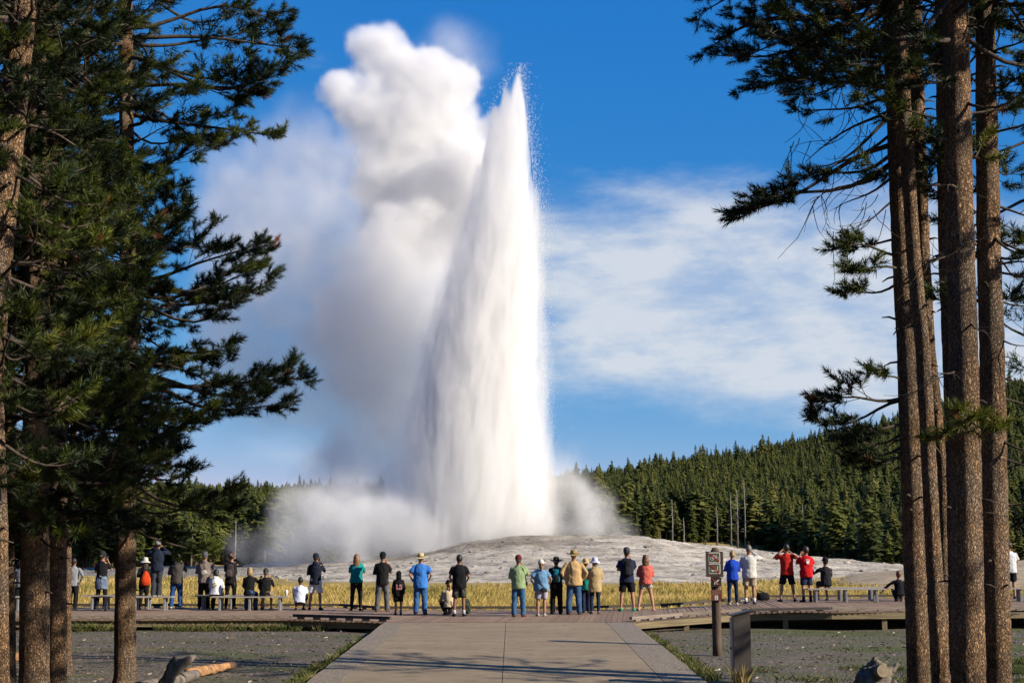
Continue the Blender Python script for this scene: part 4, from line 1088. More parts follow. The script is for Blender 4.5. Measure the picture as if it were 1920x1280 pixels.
def build_people(B):
    J = '#3d5a80'
    black, navy = '#1b1b1d', '#1d2233'
    # ------- left of the path
    person(36, 1143, 1052, 'person in grey jacket and black trousers half hidden behind left trunks', cloth('#77777a'), cloth(black), hair=('short', '#2a211c'), arms=('fold', 'fold'))
    person(135, 1142, 1048, 'person in light grey top peeking out behind the double trunk', cloth('#8d9097'), cloth(black), hair=('short', '#33271f'), arms=('fold', 'hip'))
    a = person(188, 1141.5, 1036, 'woman in black top with grey jacket tied round her waist', cloth(black), cloth('#17181c'), shoes='#3a3a3f', hair=('bun', '#241c18'), hat=('cap', '#2c2c2e'), sex='f', sleeves='short', legs='tight', arms=('fold', 'cam'), stance=(-.12, 0, .12, .02), yaw=-8)
    s, pel, up, fw, X = (a[k] for k in ('s', 'pel', 'up', 'fw', 'X'))
    b = MB(); b.loft([[(pel + up * t + X * math.cos(q) * w + fw * math.sin(q) * d_) * s for q in [math.tau * k / 16 for k in range(16)]] for t, w, d_ in ((-.32, .205, .15), (-.2, .21, .16), (-.05, .205, .16), (.06, .185, .145), (.10, .175, .135))])
    soft_obj('tied_jacket', b, cloth('#7c879c', '#5b6a86', scale=5), a['root'], .02 * s, None, .02 * s)
    gadget(a, 'phone', 'phone raised by the woman with the tied jacket', 'R')
    a = person(268, 1142, 1048, 'small figure in wide white sun hat and black clothes, turned left', cloth(black), cloth(black), shoes='#55504e', hair=('long', '#3a2c22'), hat=('sun', '#d8d4c8'), sex='f', legs='tight', arms=('fold', 'fold'), yaw=28, stance=(-.07, .04, .09, -.04))
    s, pel, up, fw, X = (a[k] for k in ('s', 'pel', 'up', 'fw', 'X'))
    b = MB(); b.loft([[(pel + up * t + X * (math.cos(q) * w - .02) + fw * (math.sin(q) * d_ - .25)) * s for q in [math.tau * k / 14 for k in range(14)]] for t, w, d_ in ((-.12, .06, .05), (-.08, .16, .11), (.05, .18, .13), (.2, .15, .11), (.33, .09, .07), (.40, .03, .03))])
    o = worn('drawstring_bag', a, cloth('#c8431c', '#a53412', scale=6), 'orange drawstring bag on the back of the figure in the sun hat', 'bag', b)
    for q in (-1, 1):
        b = MB(); b.tube([(pel + up * .38 - fw * .24) * s, (pel + up * .50 + X * q * .10 - fw * .09) * s, (pel + up * .5 + X * q * .1 + fw * .04) * s], .008 * s, 6); b.build('cord', cloth('#2a2a2a'), o, True)
    a = person(292, 1119, 1024, 'tall man in navy jacket standing on a bench with camera raised', cloth('#20283a'), cloth('#3c3f47'), shoes='#8f8a84', hair=('short', '#2b221d'), hat=('cap', '#8a8c90'), arms=('up', 'up'), z_up=.445, hood='jacket', loose=.012, yaw=6, stance=(-.08, 0, .09, 0), full=1.72, head_pitch=.2)
    gadget(a, 'camera', 'camera held up by the man standing on the bench')
    person(329, 1140, 1040, 'man in charcoal hoodie, grey cap and blue jeans beside the bench', cloth('#4a4543'), cloth('#2f5288', '#27457a', scale=6), shoes='#c9c6c0', hair=('short', '#3c322b'), hat=('cap', '#5a5755'), arms=('fold', 'cam'), hood='hoodie', loose=.02, stance=(-.15, 0, .15, .02))
    a = person(381, 1140.5, 1037, 'man in taupe hoodie with sling bag and black trousers', cloth('#85776f', '#6d625c', scale=5), cloth('#151518'), shoes='#222222', hair=('short', '#6b625c'), hat=('beanie', '#5d5f63'), arms=('fold', 'fold'), hood='hoodie', loose=.02, stance=(-.12, 0, .13, 0))
    s, pel, up, fw, X = (a[k] for k in ('s', 'pel', 'up', 'fw', 'X'))
    b = MB(); rounded(b, pel + up * .20 - fw * .20 + X * .02, (X + up * .5).normalized(), fw, (up - X * .5).normalized(), .2, .08, .15, s)
    o = worn('sling_bag', a, cloth('#b9b2a8'), 'pale sling bag on the back of the man in the taupe hoodie', 'bag', b)
    b = MB(); b.tube([(pel + up * .12 + X * .16 - fw * .10) * s, (pel + up * .2 - fw * .175) * s, (pel + up * .40 - X * .10 - fw * .165) * s, (pel + up * .54 - X * .13 - fw * .03) * s, (pel + up * .5 - X * .1 + fw * .09) * s], .016 * s, 8, flat=.5); b.build('strap', cloth('#6a645e'), o, True)
    a = person(404, 1143, 1069, 'person in white hoodie with yellow print sitting low on the rear bench', cloth('#d9d9dc', '#c4c6cc', scale=4), cloth(black), shoes='#1c1c1c', hair=('bob', '#1d1714'), sex='f', pose='sit', arms=('knee', 'knee'), hood='hoodie', loose=.03, lean=.16, at=_gp(404, 1142.6) + Vector((0, -.12, 0)), full=1.62)
    back_print(a, '\u2042', '#b89a3a', .26, .27, y=.035)
    a = person(431, 1141, 1038, 'person with curly auburn hair and dark backpack raising a camera', cloth('#1c1c20'), cloth('#141417'), shoes='#26211f', hair=('curly', '#4a2417'), arms=('cam', 'up'), sex='f', stance=(-.13, 0, .13, 0), legs='tight')
    backpack(a, '#3a3230', 'dark brown grey backpack on the person with curly hair', .44, .26, .15, col2='#55494a')
    gadget(a, 'camera', 'camera held up by the person with curly auburn hair')
    a = person(466, 1142, 1063, 'seated blond woman in black sweater and jeans holding up a phone', cloth('#17171a'), cloth('#35517c'), shoes='#202024', hair=('bob', '#a58a60'), sex='f', pose='sit', arms=('knee', 'phoneout'), lean=.1, at=_gp(467, 1144) + Vector((0, -.08, 0)), full=1.70)
    gadget(a, 'phone', 'phone held up by the seated blond woman', 'R')
    person(496, 1142, 1067, 'seated man in black jacket and grey cap near the paper cup', cloth('#1a1a1a'), cloth('#8b7a63'), shoes='#232327', hair=('short', '#6a6059'), hat=('cap', '#3f4246'), pose='sit', arms=('knee', 'cam'), lean=.14, legs='shorts', at=_gp(497, 1144) + Vector((0, -.08, 0)), full=1.64)
    person(561, 1143.5, 1091, 'crouching person in white tee and dark shorts with black hair', cloth('#dcdfe8', '#c3cae0', scale=3), cloth('#1d2333'), shoes='#1a1a1a', hair=('short', '#1a1412'), skin='#7d5642', pose='crouch', sleeves='short', legs='shorts', arms=('knee', 'knee'), lean=.25, loose=.015, full=1.62)
    a = person(587, 1143, 1039, 'man in navy long sleeve top, navy cap and white shorts', cloth(navy), cloth('#d4d6dc', '#c2c5cd', scale=4), shoes='#191919', hair=('short', '#3a2c23'), hat=('cap', '#23283a'), arms=('fold', 'cam'), legs='shorts', stance=(-.12, .02, .24, -.03), hood='hoodie', yaw=-4)
    gadget(a, 'phone', 'phone raised by the man in white shorts', 'R')
    person(667, 1144.5, 1040, 'woman in teal hoodie with long light brown hair and black leggings', cloth('#0e8f8e', '#0a7877', scale=4), cloth('#232425'), shoes='#2b2b30', hair=('long', '#8a6443'), sex='f', legs='tight', arms=('cam', 'cam'), hood='hoodie', loose=.015, stance=(-.14, 0, .15, 0), hem=-.06, fat=.08)
    person(716, 1146, 1037, 'man in black long sleeve shirt, black cap and grey trousers', cloth('#1c1b1b'), cloth('#66656a', '#59585d', scale=4), shoes='#6b5a4a', hair=('short', '#2a211b'), hat=('cap', '#1b1b1f'), arms=('fold', 'chin'), stance=(-.15, 0, .16, 0), fat=.06)
    a = person(746, 1152.5, 1073, 'child in black hoodie with hood up and red white print', cloth('#151417'), cloth('#1a1a1d'), shoes='#27242a', hat=('hood', '#151417'), arms=('down', 'down'), legs='shorts', child=True, hood='hoodie', loose=.03, hem=-.17, yaw=10, stance=(-.10, 0, .12, -.01), sock='#8a8a90')
    back_print(a, 'LS', '#c9c5c8', .27, .20, y=.045, fat_=.008); back_print(a, 'LS', '#b02a35', .27, .20, y=.052)
    person(788, 1152, 1040, 'man in straw hat, bright blue tee and jeans, hands in pockets', cloth('#3f7fd0', '#356fbb', scale=3), cloth('#3a679c', '#2f578a', scale=5), shoes='#4f4036', hair=('short', '#8c857e'), hat=('straw', '#cdb98c', '#6a5a44'), sleeves='short', arms=('pocket', 'pocket'), loose=.03, hem=-.16, stance=(-.13, 0, .13, 0), fat=.06)
    person(860, 1155, 1042, 'man in black tee and camouflage shorts with white socks', cloth('#17161a'), cloth('#4b4e45', '#25272a', scale=14, lo=.46, hi=.54), shoes='#151515', skin='#8a5f48', hair=('short', '#191412'), sleeves='short', legs='shorts', arms=('low', 'low'), sock='#b9bccb', loose=.025, stance=(-.13, 0, .15, 0), head_pitch=.0)
    person(842, 1152, 1094, 'crouching blond woman in cream jacket and black cap beside black tee man', cloth('#c9b89c', '#b5a388', scale=4), cloth('#22201f'), shoes='#1d1d1d', hair=('pony', '#b18c4e'), hat=('cap', '#211d1d'), sex='f', pose='crouch', arms=('knee', 'knee'), lean=.12, loose=.02, yaw=25, full=1.55)
    # ------- in front of the mound
    a = person(972, 1156, 1043, 'man in maroon cap, pale green shirt and blue jeans', cloth('#93a87c', '#84996e', scale=4), cloth('#426a8e', '#365b80', scale=5), shoes='#6a3f2c', hair=('short', '#5b5048'), hat=('cap', '#6b2a33'), arms=('fold', 'cam'), stance=(-.13, 0, .14, 0), loose=.02, fat=.05, yaw=-6)
    s, pel, up, fw, X = (a[k] for k in ('s', 'pel', 'up', 'fw', 'X'))
    b = MB(); b.tube([(pel + up * .53 + X * .05 - fw * .07) * s, (pel + up * .45 + X * .14 - fw * .12) * s, (pel + up * .25 + X * .205 - fw * .06) * s, (pel + up * .08 + X * .215) * s], .013 * s, 8, flat=.5)
    o = worn('camera_strap', a, cloth('#2d2c2b'), 'dark camera strap on the man in the pale green shirt', 'strap', b)
    b = MB(); rounded(b, pel + up * .04 + X * .235 + fw * .01, X, fw, up, .06, .09, .12, s); b.build('pouch', cloth('#2d2c2b'), o, True)
    a = person(1014, 1154.5, 1052, 'woman in white cap, light blue tee and lilac grey shorts', cloth('#6d93b4', '#5f85a6', scale=3), cloth('#a5a2b4', '#9593a6', scale=4), shoes='#a9a49c', hair=('pony', '#7a5334'), hat=('cap', '#dccfc8'), sex='f', sleeves='short', legs='shorts', arms=('hip', 'hip'), loose=.045, fat=.16, stance=(-.09, 0, .12, -.01), hem=-.14)
    s, pel, up, fw, X = (a[k] for k in ('s', 'pel', 'up', 'fw', 'X'))
    b = MB(); rounded(b, pel - up * .10 - fw * .23 + X * .09, (X - up * .25).normalized(), fw, (up + X * .25).normalized(), .2, .07, .13, s)
    o = worn('crossbody_bag', a, cloth('#2f3136'), 'black crossbody bag on the woman in the light blue tee', 'bag', b)
    b = MB(); b.tube([(pel - up * .06 + X * .12 - fw * .22) * s, (pel + up * .10 - X * .02 - fw * .205) * s, (pel + up * .35 - X * .1 - fw * .185) * s, (pel + up * .53 - X * .12 - fw * .06) * s], .011 * s, 8, flat=.5); b.build('strap', cloth('#2f3136'), o, True)
    a = person(1043, 1151, 1047, 'person dressed in black with dark wide brimmed hat', cloth('#17171b'), cloth('#16161a'), shoes='#232326', hair=('short', '#201814'), hat=('straw', '#3a332c', '#1d1a18'), arms=('fold', 'fold'), stance=(-.12, 0, .13, 0), loose=.02)
    backpack(a, '#0f6f80', 'teal and black backpack on the person in the dark hat', .40, .22, .13, strap='#1a8a96', col2='#17272d')
    person(1076, 1151.5, 1034, 'big man in tan brimmed hat, tan shirt and loose jeans', cloth('#c2a273', '#b09264', scale=3), cloth('#3c5b80', '#314e72', scale=5), shoes='#4c4038', hair=('short', '#8a7a68'), hat=('straw', '#a38d5c', '#6b5c3d'), arms=('hip', 'hip'), loose=.035, fat=.14, stance=(-.14, 0, .15, 0), hem=-.13)
    person(1097, 1148, 1050, 'person in teal jacket mostly hidden behind the big man in tan', cloth('#128a80', '#0f776f', scale=4), cloth('#232c45'), shoes='#3a3836', hair=('short', '#5a4634'), hat=('bucket', '#c8ac78'), sex='f', arms=('hip', 'fold'), loose=.02, stance=(-.05, 0, .12, 0), hem=-.2)
    person(1115, 1150.5, 1048, 'woman in white sun hat, beige hooded jacket and dark jeans', cloth('#b79f76', '#a58e66', scale=4), cloth('#242f4c'), shoes='#5b5550', hair=('bob', '#8a7a6a'), hat=('sun', '#d5d6ea'), sex='f', arms=('fold', 'fold'), hood='jacket', loose=.035, stance=(-.09, 0, .13, 0), hem=-.24, legs='tight')
    a = person(1176, 1145, 1028, 'tall man in navy tee, grey cap, black shorts and green shoes', cloth('#232945'), cloth('#19181b'), shoes='#1f9c78', hair=('short', '#3b3029'), hat=('cap', '#4a4a4e'), sleeves='short', legs='shorts', arms=('fold', 'chin'), stance=(-.18, 0, .19, 0), loose=.015)
    backpack(a, '#1d1e22', 'black backpack on the tall man in navy tee', .46, .22, .14, col2='#2d2f34')
    person(1209, 1144.5, 1040, 'woman in coral sweatshirt and patterned shorts, legs apart', cloth('#c8685a', '#b5584c', scale=4), cloth('#d2ccc6', '#1d1b1f', scale=26, lo=.49, hi=.53), shoes='#b98f86', skin='#b98c72', hair=('long', '#6d4a30'), sex='f', legs='short', arms=('fold', 'fold'), loose=.035, stance=(-.20, 0, .28, .02), hem=-.08)
    # ------- right of the sign
    person(1374, 1134, 1034, 'woman in royal blue long sleeve top, blond bun and navy jeans', cloth('#1c48b8', '#173da0', scale=4), cloth('#1f3050', '#192845', scale=5), shoes='#b0a392', hair=('bun', '#a88a5c'), sex='f', legs='tight', arms=('fold', 'fold'), stance=(-.11, 0, .14, 0), loose=.01, fat=.04)
    a = person(1405, 1132, 1024, 'grey haired man in white long sleeve shirt and beige shorts', cloth('#cfcdc6', '#bfbdb6', scale=3), cloth('#b5a288', '#a3917a', scale=4), shoes='#2f3348', hair=('short', '#7d746c'), arms=('fold', 'up'), legs='shorts', loose=.03, fat=.06, stance=(-.10, 0, .15, 0), sock='#d8d8da', hem=-.15, yaw=-10)
    gadget(a, 'camera', 'camera held to the face of the man in the white shirt')
    a = person(1480, 1127.5, 1020, 'man in red tee and black shorts with both arms raised', cloth('#c32a1e', '#ad2218', scale=3), cloth('#18171c'), shoes='#232228', hair=('short', '#1f1814'), sleeves='short', legs='shorts', arms=('up', 'up'), loose=.02, stance=(-.26, 0, .17, 0), hem=-.1, head_pitch=.2)
    gadget(a, 'camera', 'camera held up by the man in the red tee')
    a = person(1514, 1128, 1026, 'boy in red tee with white back print and navy shorts', cloth('#c4161f', '#ad121a', scale=3), cloth('#1f2338', '#2d3350', scale=6), shoes='#1d1c22', hair=('short', '#3d2b1e'), sleeves='short', legs='shorts', arms=('cam', 'fold'), loose=.03, stance=(-.13, 0, .12, 0), hem=-.15, sock='#1e1e24', yaw=12)
    back_print(a, '\u2766', '#e2dcdc', .20, .36, y=.022, x=-.02)
    a = person(1551, 1127, 1050, 'seated man in charcoal top and black cap with white shoes', cloth('#26252a'), cloth('#1b1a1e'), shoes='#c9c4be', hair=('short', '#2c231d'), hat=('cap', '#1c1b20'), pose='sit', arms=('phoneout', 'knee'), legs='shorts', lean=.05, at=_gp(1551, 1126) + Vector((0, .05, 0)), full=1.80, yaw=8)
    gadget(a, 'phone', 'phone held up by the seated man in charcoal', 'L')
    person(1687, 1127, 1075, 'crouching child in black with arm stretched to the bench', cloth('#17181d'), cloth('#15161b'), shoes='#2c2b30', hair=('short', '#7a4d2c'), pose='crouch', arms=('side', 'down'), lean=.05, child=True, full=1.5)
    person(1897, 1122, 1018, 'person in white shirt and black shorts beside the rightmost trunk', cloth('#d5d5d6', '#c4c4c8', scale=3), cloth('#1b1b20'), shoes='#332c28', hair=('short', '#33281f'), sleeves='short', legs='shorts', arms=('fold', 'fold'), loose=.025)
    # bags on the deck
    m = cloth('#46513f', '#23291f', scale=12, lo=.45, hi=.55)
    p = _gp(874, 1150); b = MB(); rounded(b, Vector((0, 0, .22)), X0, Y0, Z0, .26, .2, .44, 1.0); o = b.build('rucksack', m, None, True); o.location = (p.x, p.y, deck_z(p.x)); tag(o, 'green camouflage rucksack on the deck behind the man in camouflage shorts', 'backpack')
    b = MB(); rounded(b, Vector((.02, -.12, .15)), X0, Y0, Z0, .2, .06, .2, 1.0); b.build('front_pocket', m, o, True)
    m = cloth('#1d1d20'); p = _gp(1431, 1125); b = MB(); rounded(b, Vector((0, 0, .13)), X0, Y0, Z0, .42, .24, .26, 1.0, .9); o = b.build('shoulder_bag', m, None, True); o.location = (p.x, p.y, deck_z(p.x)); tag(o, 'black shoulder bag lying on the deck beside the man in white', 'bag')
    b = MB(); b.tube([(-.19, 0, .18), (-.2, 0, .36), (-.1, .02, .30), (.05, .03, .27)], .018, 8, flat=.6); b.build('strap', m, o, True)
X0, Y0, Z0 = Vector((1, 0, 0)), Vector((0, 1, 0)), Vector((0, 0, 1))
# ------------------------------------------------------------------ pines in the foreground
def bark_material():
    m = bpy.data.materials.new('pine_bark'); m.use_nodes = True
    n, l = m.node_tree.nodes, m.node_tree.links
    b = n['Principled BSDF']; b.inputs['Roughness'].default_value = .95; b.inputs['Specular IOR Level'].default_value = .15
    tc = n.new('ShaderNodeTexCoord'); mp = n.new('ShaderNodeMapping'); mp.inputs['Scale'].default_value = (1, 1, .36); l.new(tc.outputs['Object'], mp.inputs[0])
    nz = n.new('ShaderNodeTexNoise'); nz.inputs['Scale'].default_value = 26; nz.inputs['Detail'].default_value = 5; l.new(mp.outputs[0], nz.inputs[0])
    mx = n.new('ShaderNodeVectorMath'); mx.operation = 'SCALE'; mx.inputs['Scale'].default_value = .022; l.new(nz.outputs['Color'], mx.inputs[0])
    ad = n.new('ShaderNodeVectorMath'); l.new(mp.outputs[0], ad.inputs[0]); l.new(mx.outputs[0], ad.inputs[1])
    vo = n.new('ShaderNodeTexVoronoi'); vo.inputs['Scale'].default_value = 62; l.new(ad.outputs[0], vo.inputs['Vector'])
    v2 = n.new('ShaderNodeTexVoronoi'); v2.feature = 'DISTANCE_TO_EDGE'; v2.inputs['Scale'].default_value = 62; l.new(ad.outputs[0], v2.inputs['Vector'])
    rp = n.new('ShaderNodeValToRGB'); cr = rp.color_ramp
    cr.elements[0].position = .15; cr.elements[0].color = (.16, .095, .054, 1); cr.elements[1].position = .9; cr.elements[1].color = (.50, .305, .165, 1)
    l.new(vo.outputs['Color'], rp.inputs[0])
    ck = n.new('ShaderNodeMapRange'); l.new(v2.outputs['Distance'], ck.inputs[0]); ck.inputs[2].default_value = .16; ck.inputs[3].default_value = .5; ck.inputs[4].default_value = 1
    ob = n.new('ShaderNodeObjectInfo'); 
    big = n.new('ShaderNodeTexNoise'); big.inputs['Scale'].default_value = 1.6; big.inputs['Detail'].default_value = 5; l.new(tc.outputs['Object'], big.inputs[0])
    mr = n.new('ShaderNodeMapRange'); l.new(big.outputs['Fac'], mr.inputs[0]); mr.inputs[1].default_value = .3; mr.inputs[2].default_value = .7; mr.inputs[3].default_value = .5; mr.inputs[4].default_value = 1.25
    k1 = n.new('ShaderNodeMath'); k1.operation = 'MULTIPLY'; l.new(ck.outputs[0], k1.inputs[0]); l.new(mr.outputs[0], k1.inputs[1])
    sc_ = n.new('ShaderNodeVectorMath'); sc_.operation = 'SCALE'; l.new(rp.outputs[0], sc_.inputs[0]); l.new(k1.outputs[0], sc_.inputs['Scale'])
    b2 = n.new('ShaderNodeTexNoise'); b2.inputs['Scale'].default_value = 2.4; b2.inputs['Detail'].default_value = 6; b2.inputs['Roughness'].default_value = .65
    mp2 = n.new('ShaderNodeMapping'); mp2.inputs['Scale'].default_value = (2.2, 2.2, .5); l.new(tc.outputs['Object'], mp2.inputs[0]); l.new(mp2.outputs[0], b2.inputs[0])
    gf = n.new('ShaderNodeMapRange'); l.new(b2.outputs['Fac'], gf.inputs[0]); gf.inputs[1].default_value = .42; gf.inputs[2].default_value = .62; gf.inputs[4].default_value = .75
    gm = n.new('ShaderNodeMix'); gm.data_type = 'RGBA'; l.new(gf.outputs[0], gm.inputs[0]); l.new(sc_.outputs[0], gm.inputs[6])
    g2 = n.new('ShaderNodeVectorMath'); g2.operation = 'SCALE'; g2.inputs[0].default_value = (.28, .22, .17); l.new(k1.outputs[0], g2.inputs['Scale']); l.new(g2.outputs[0], gm.inputs[7])
    l.new(gm.outputs[2], b.inputs['Base Color'])
    bp = n.new('ShaderNodeBump'); bp.inputs['Strength'].default_value = 1.0; bp.inputs['Distance'].default_value = .05
    ad2 = n.new('ShaderNodeMath'); l.new(ck.outputs[0], ad2.inputs[0]); l.new(nz.outputs['Fac'], ad2.inputs[1]); l.new(ad2.outputs[0], bp.inputs['Height']); l.new(bp.outputs[0], b.inputs['Normal'])
    return m

def tuft_templates(nn=54, k=6):
    """bottle-brush sprays of needles along +Z, length about 1"""
    out = []
    for q in range(k):
        g = np.random.default_rng(50 + q)
        t = g.uniform(0, 1, nn)
        a = g.uniform(0, math.tau, nn)
        base = np.stack([np.zeros(nn), np.zeros(nn), t * .62], 1)
        L = g.uniform(.32, .46, nn) * (1 - .1 * t)
        op = g.uniform(.7, 1.6, nn) * (1.05 - .62 * t)
        d = np.stack([np.cos(a) * np.sin(op), np.sin(a) * np.sin(op), np.cos(op)], 1)
        tip = base + d * L[:, None]
        sd_ = np.cross(d, g.normal(0, 1, (nn, 3))); sd_ /= np.linalg.norm(sd_, axis=1)[:, None]
        w = .019
        V = np.stack([base - sd_ * w, base + sd_ * w, tip], 1).reshape(-1, 3)
        out.append(V)
    return out

_TT = tuft_templates()
_TT_FAR = tuft_templates(26)
def tufts_mesh(name, frames, m, far=False):
    """frames: list of (position, direction, length, tint)"""
    if not frames: frames = [((0, 0, 0), (0, 0, 1), .01, .3)]
    pos = np.array([f[0] for f in frames]); d = np.array([f[1] for f in frames], dtype=float); L = np.array([f[2] for f in frames]); tn = np.array([f[3] for f in frames])
    d /= np.linalg.norm(d, axis=1)[:, None]
    ref = np.where(np.abs(d[:, 2:3]) > .9, np.array([[1., 0, 0]]), np.array([[0, 0, 1.]]))
    u = np.cross(ref, d); u /= np.linalg.norm(u, axis=1)[:, None]; w = np.cross(d, u)
    an = rng.uniform(0, math.tau, len(d)); c, s = np.cos(an)[:, None], np.sin(an)[:, None]
    u, w = u * c + w * s, w * c - u * s
    TT = _TT_FAR if far else _TT
    which = rng.integers(0, len(TT), len(d)); Vs, Ts = [], []
    for k, T in enumerate(TT):
        i = np.where(which == k)[0]
        if not len(i): continue
        if far: T = T * np.array([1.0, 1.0, 1.0])
        V = (T[None, :, 0:1] * u[i][:, None] + T[None, :, 1:2] * w[i][:, None] + T[None, :, 2:3] * d[i][:, None]) * L[i][:, None, None] + pos[i][:, None]
        Vs.append(V.reshape(-1, 3)); Ts.append(np.repeat(tn[i], len(T)))
    V = np.concatenate(Vs); F = np.arange(len(V)).reshape(-1, 3)
    return np_mesh(name, V, F, m, np.concatenate(Ts))

class Pine:
    def __init__(self, label, pts, name='pine_tree', height=15.5, group='tall pines framing the view'):
        """pts: [(px, py, d, width_px)] of the trunk in the photograph, from the bottom up"""
        w = [P(px, py, d) for px, py, d, _ in pts]; r = [wd / 2 * d / FPX for _, _, d, wd in pts]
        b0, b1 = w[0], w[1]; t = (b0.z - GZ) / (b1.z - b0.z)
        base = b0 - (b1 - b0) * t; base.z = GZ
        rb = r[0] * 1.10
        top = w[-1] + (w[-1] - w[0]) / (w[-1].z - w[0].z) * (GZ + height - w[-1].z)
        self.line = [base + Vector((0, 0, -.15)), base + Vector((0, 0, .12))] + w + [top]
        self.rad = [rb * 1.3, rb * 1.12] + r + [.03]
        self.base = base; self.h = height
        self.root = empty(name, base); tag(self.root, label, 'tree', group)
        self.wood = MB(); self.tufts = []; self.far = []
    def at(self, z):
        zs = [p.z for p in self.line]
        return Vector((np.interp(z, zs, [p.x for p in self.line]), np.interp(z, zs, [p.y for p in self.line]), z)), float(np.interp(z, zs, self.rad))
    def branch(self, z, az, L, rise=.0, droop=.15, upturn=.12, dens=1.0, tsize=.25, far=False, bare=.3, twig=.42, dead=False, tint=None):
        """az: 0 = to the right in the photograph, 90 = away, 180 = left, -90 = towards the camera"""
        c, r = self.at(z); dh = Vector((math.cos(R(az)), math.sin(R(az)), 0)); sd_ = Vector((-dh.y, dh.x, 0))
        N = 7; pts = []; wob = random.uniform(-.10, .10) * L; w2 = random.uniform(-.07, .07) * L; w3 = random.uniform(.02, .09) * L; ph = random.uniform(0, 6)
        for i in range(N + 1):
            t = i / N
            pts.append(c + dh * (r * .6 + L * t) + sd_ * (wob * math.sin(t * 3.0) + w2 * math.sin(t * 7)) + Vector((0, 0, L * (rise * t - droop * math.sin(min(1, t * 1.25) * math.pi / 2) * 1.0 + upturn * t ** 3) + w3 * math.sin(t * 5 + ph))))
        r0 = .009 + .013 * L
        self.wood.tube(pts, [r0 * (1 - .82 * i / N) for i in range(N + 1)], 6)
        if dead:
            for k in range(int(5 * L) + 2):
                t = random.uniform(.25, .98); q = pts[min(N - 1, int(t * N))].lerp(pts[min(N, int(t * N) + 1)], t * N % 1)
                self.hang(q, (dh * random.uniform(-.2, .8) + sd_ * random.uniform(-.8, .8) + Vector((0, 0, random.uniform(-.9, .2)))).normalized(), random.uniform(.15, .55))
            return
        tn = random.gauss(.30, .17) if tint is None else tint
        tl = self.far if far else self.tufts
        def tuft(p, d, s=1.0):
            q = tn + random.gauss(0, .10)
            if random.random() < .006: q = .97
            tl.append((tuple(p), tuple(d), tsize * random.uniform(.8, 1.25) * s, min(1, max(0, q))))
        nt = max(2, int(L * 6.0 * dens))
        for k in range(nt):
            t = bare + (1 - bare) * (k + random.random()) / nt
            i = min(N - 1, int(t * N)); q = pts[i].lerp(pts[i + 1], t * N - i); tv = (pts[i + 1] - pts[i]).normalized()
            side = 1 if k % 2 else -1
            an = R(random.uniform(28, 66))
            d = (tv * math.cos(an) + (sd_ * side * random.uniform(.5, 1) + Vector((0, 0, random.uniform(-.35, .6)))).normalized() * math.sin(an)).normalized()
            ln = twig * L * (1.12 - t) * random.uniform(.6, 1.15) + .10
            e = q + d * ln + Vector((0, 0, ln * random.uniform(-.12, .2)))
            md = q.lerp(e, .5) + Vector((0, 0, -.04 * ln))
            self.wood.tube([q, e], [.006, .0035], 3, cap=False)
            dd = (e - md).normalized()
            upb = Vector((0, 0, .35))
            for _ in range(1 if far else 3):      # a clump of sprays at the twig's end
                tuft(e - dd * tsize * random.uniform(.2, .6), (dd + upb * random.uniform(.0, 1.3) + Vector((random.uniform(-.7, .7), random.uniform(-.7, .7), random.uniform(-.4, .5)))).normalized())
            if ln > .22:
                m2 = max(1, int(ln / (.17 * (1.3 if far else 1))))
                for j in range(m2):
                    tt = .45 + .5 * (j + random.random()) / m2
                    s2 = random.choice((-1, 1)); d2 = (dd * .8 + dd.cross(Vector((0, 0, 1))) * s2 * random.uniform(.4, .9) + upb * random.uniform(0, 1.0)).normalized()
                    p2 = q.lerp(e, tt); e2 = p2 + d2 * random.uniform(.03, .14)
                    if not far and random.random() < .5: self.wood.tube([p2, e2], [.004, .003], 3, cap=False)
                    tuft(e2 - d2 * .02, d2, .9)
        dd = (pts[-1] - pts[-2]).normalized()
        for k in range(3):
            tuft(pts[-1] - dd * .08 * k, (dd + Vector((random.uniform(-.5, .5), random.uniform(-.5, .5), random.uniform(-.1, .6)))).normalized())
        return pts
    def hang(self, p, d, L, r=.005):
        """thin dead twig curling downwards"""
        pts = [Vector(p)]; v = Vector(d); N = 5; cu = Vector((random.uniform(-.7, .7), random.uniform(-.5, .5), random.uniform(-.6, .5)))
        for i in range(N):
            v = (v + cu * .45 + Vector((random.uniform(-.25, .25), random.uniform(-.25, .25), random.uniform(-.2, .2)))).normalized()
            pts.append(pts[-1] + v * L / N)
        self.wood.tube(pts, [r * (1 - .6 * i / N) for i in range(N + 1)], 4, cap=False)
    def crown(self, z0, z1, prof, per_m=11, azs=None, far_from=9.2, dens=1.0, skip=None, tsize=.25, rise=(-.35, .45)):
        """prof(z, az) -> branch length"""
        z = z0; a = random.uniform(0, 360)
        while z < z1:
            far = z > far_from
            a = (a + 137.5 + random.uniform(-25, 25)) % 360 if azs is None else random.choice(azs) + random.uniform(-28, 28)
            L = prof(z, a) * random.uniform(.72, 1.1)
            if L > .12 and not (skip and skip(z, a)):
                if far: self.branch(z, a, L, rise=random.uniform(*rise), dens=.55, tsize=tsize * 1.6, far=True, twig=.35)
                else: self.branch(z, a, L, rise=random.uniform(*rise), droop=random.uniform(.05, .3), upturn=random.uniform(.05, .3), dens=dens, tsize=tsize)
            z += (1 / per_m) * random.uniform(.5, 1.5) * (3.0 if far else 1)
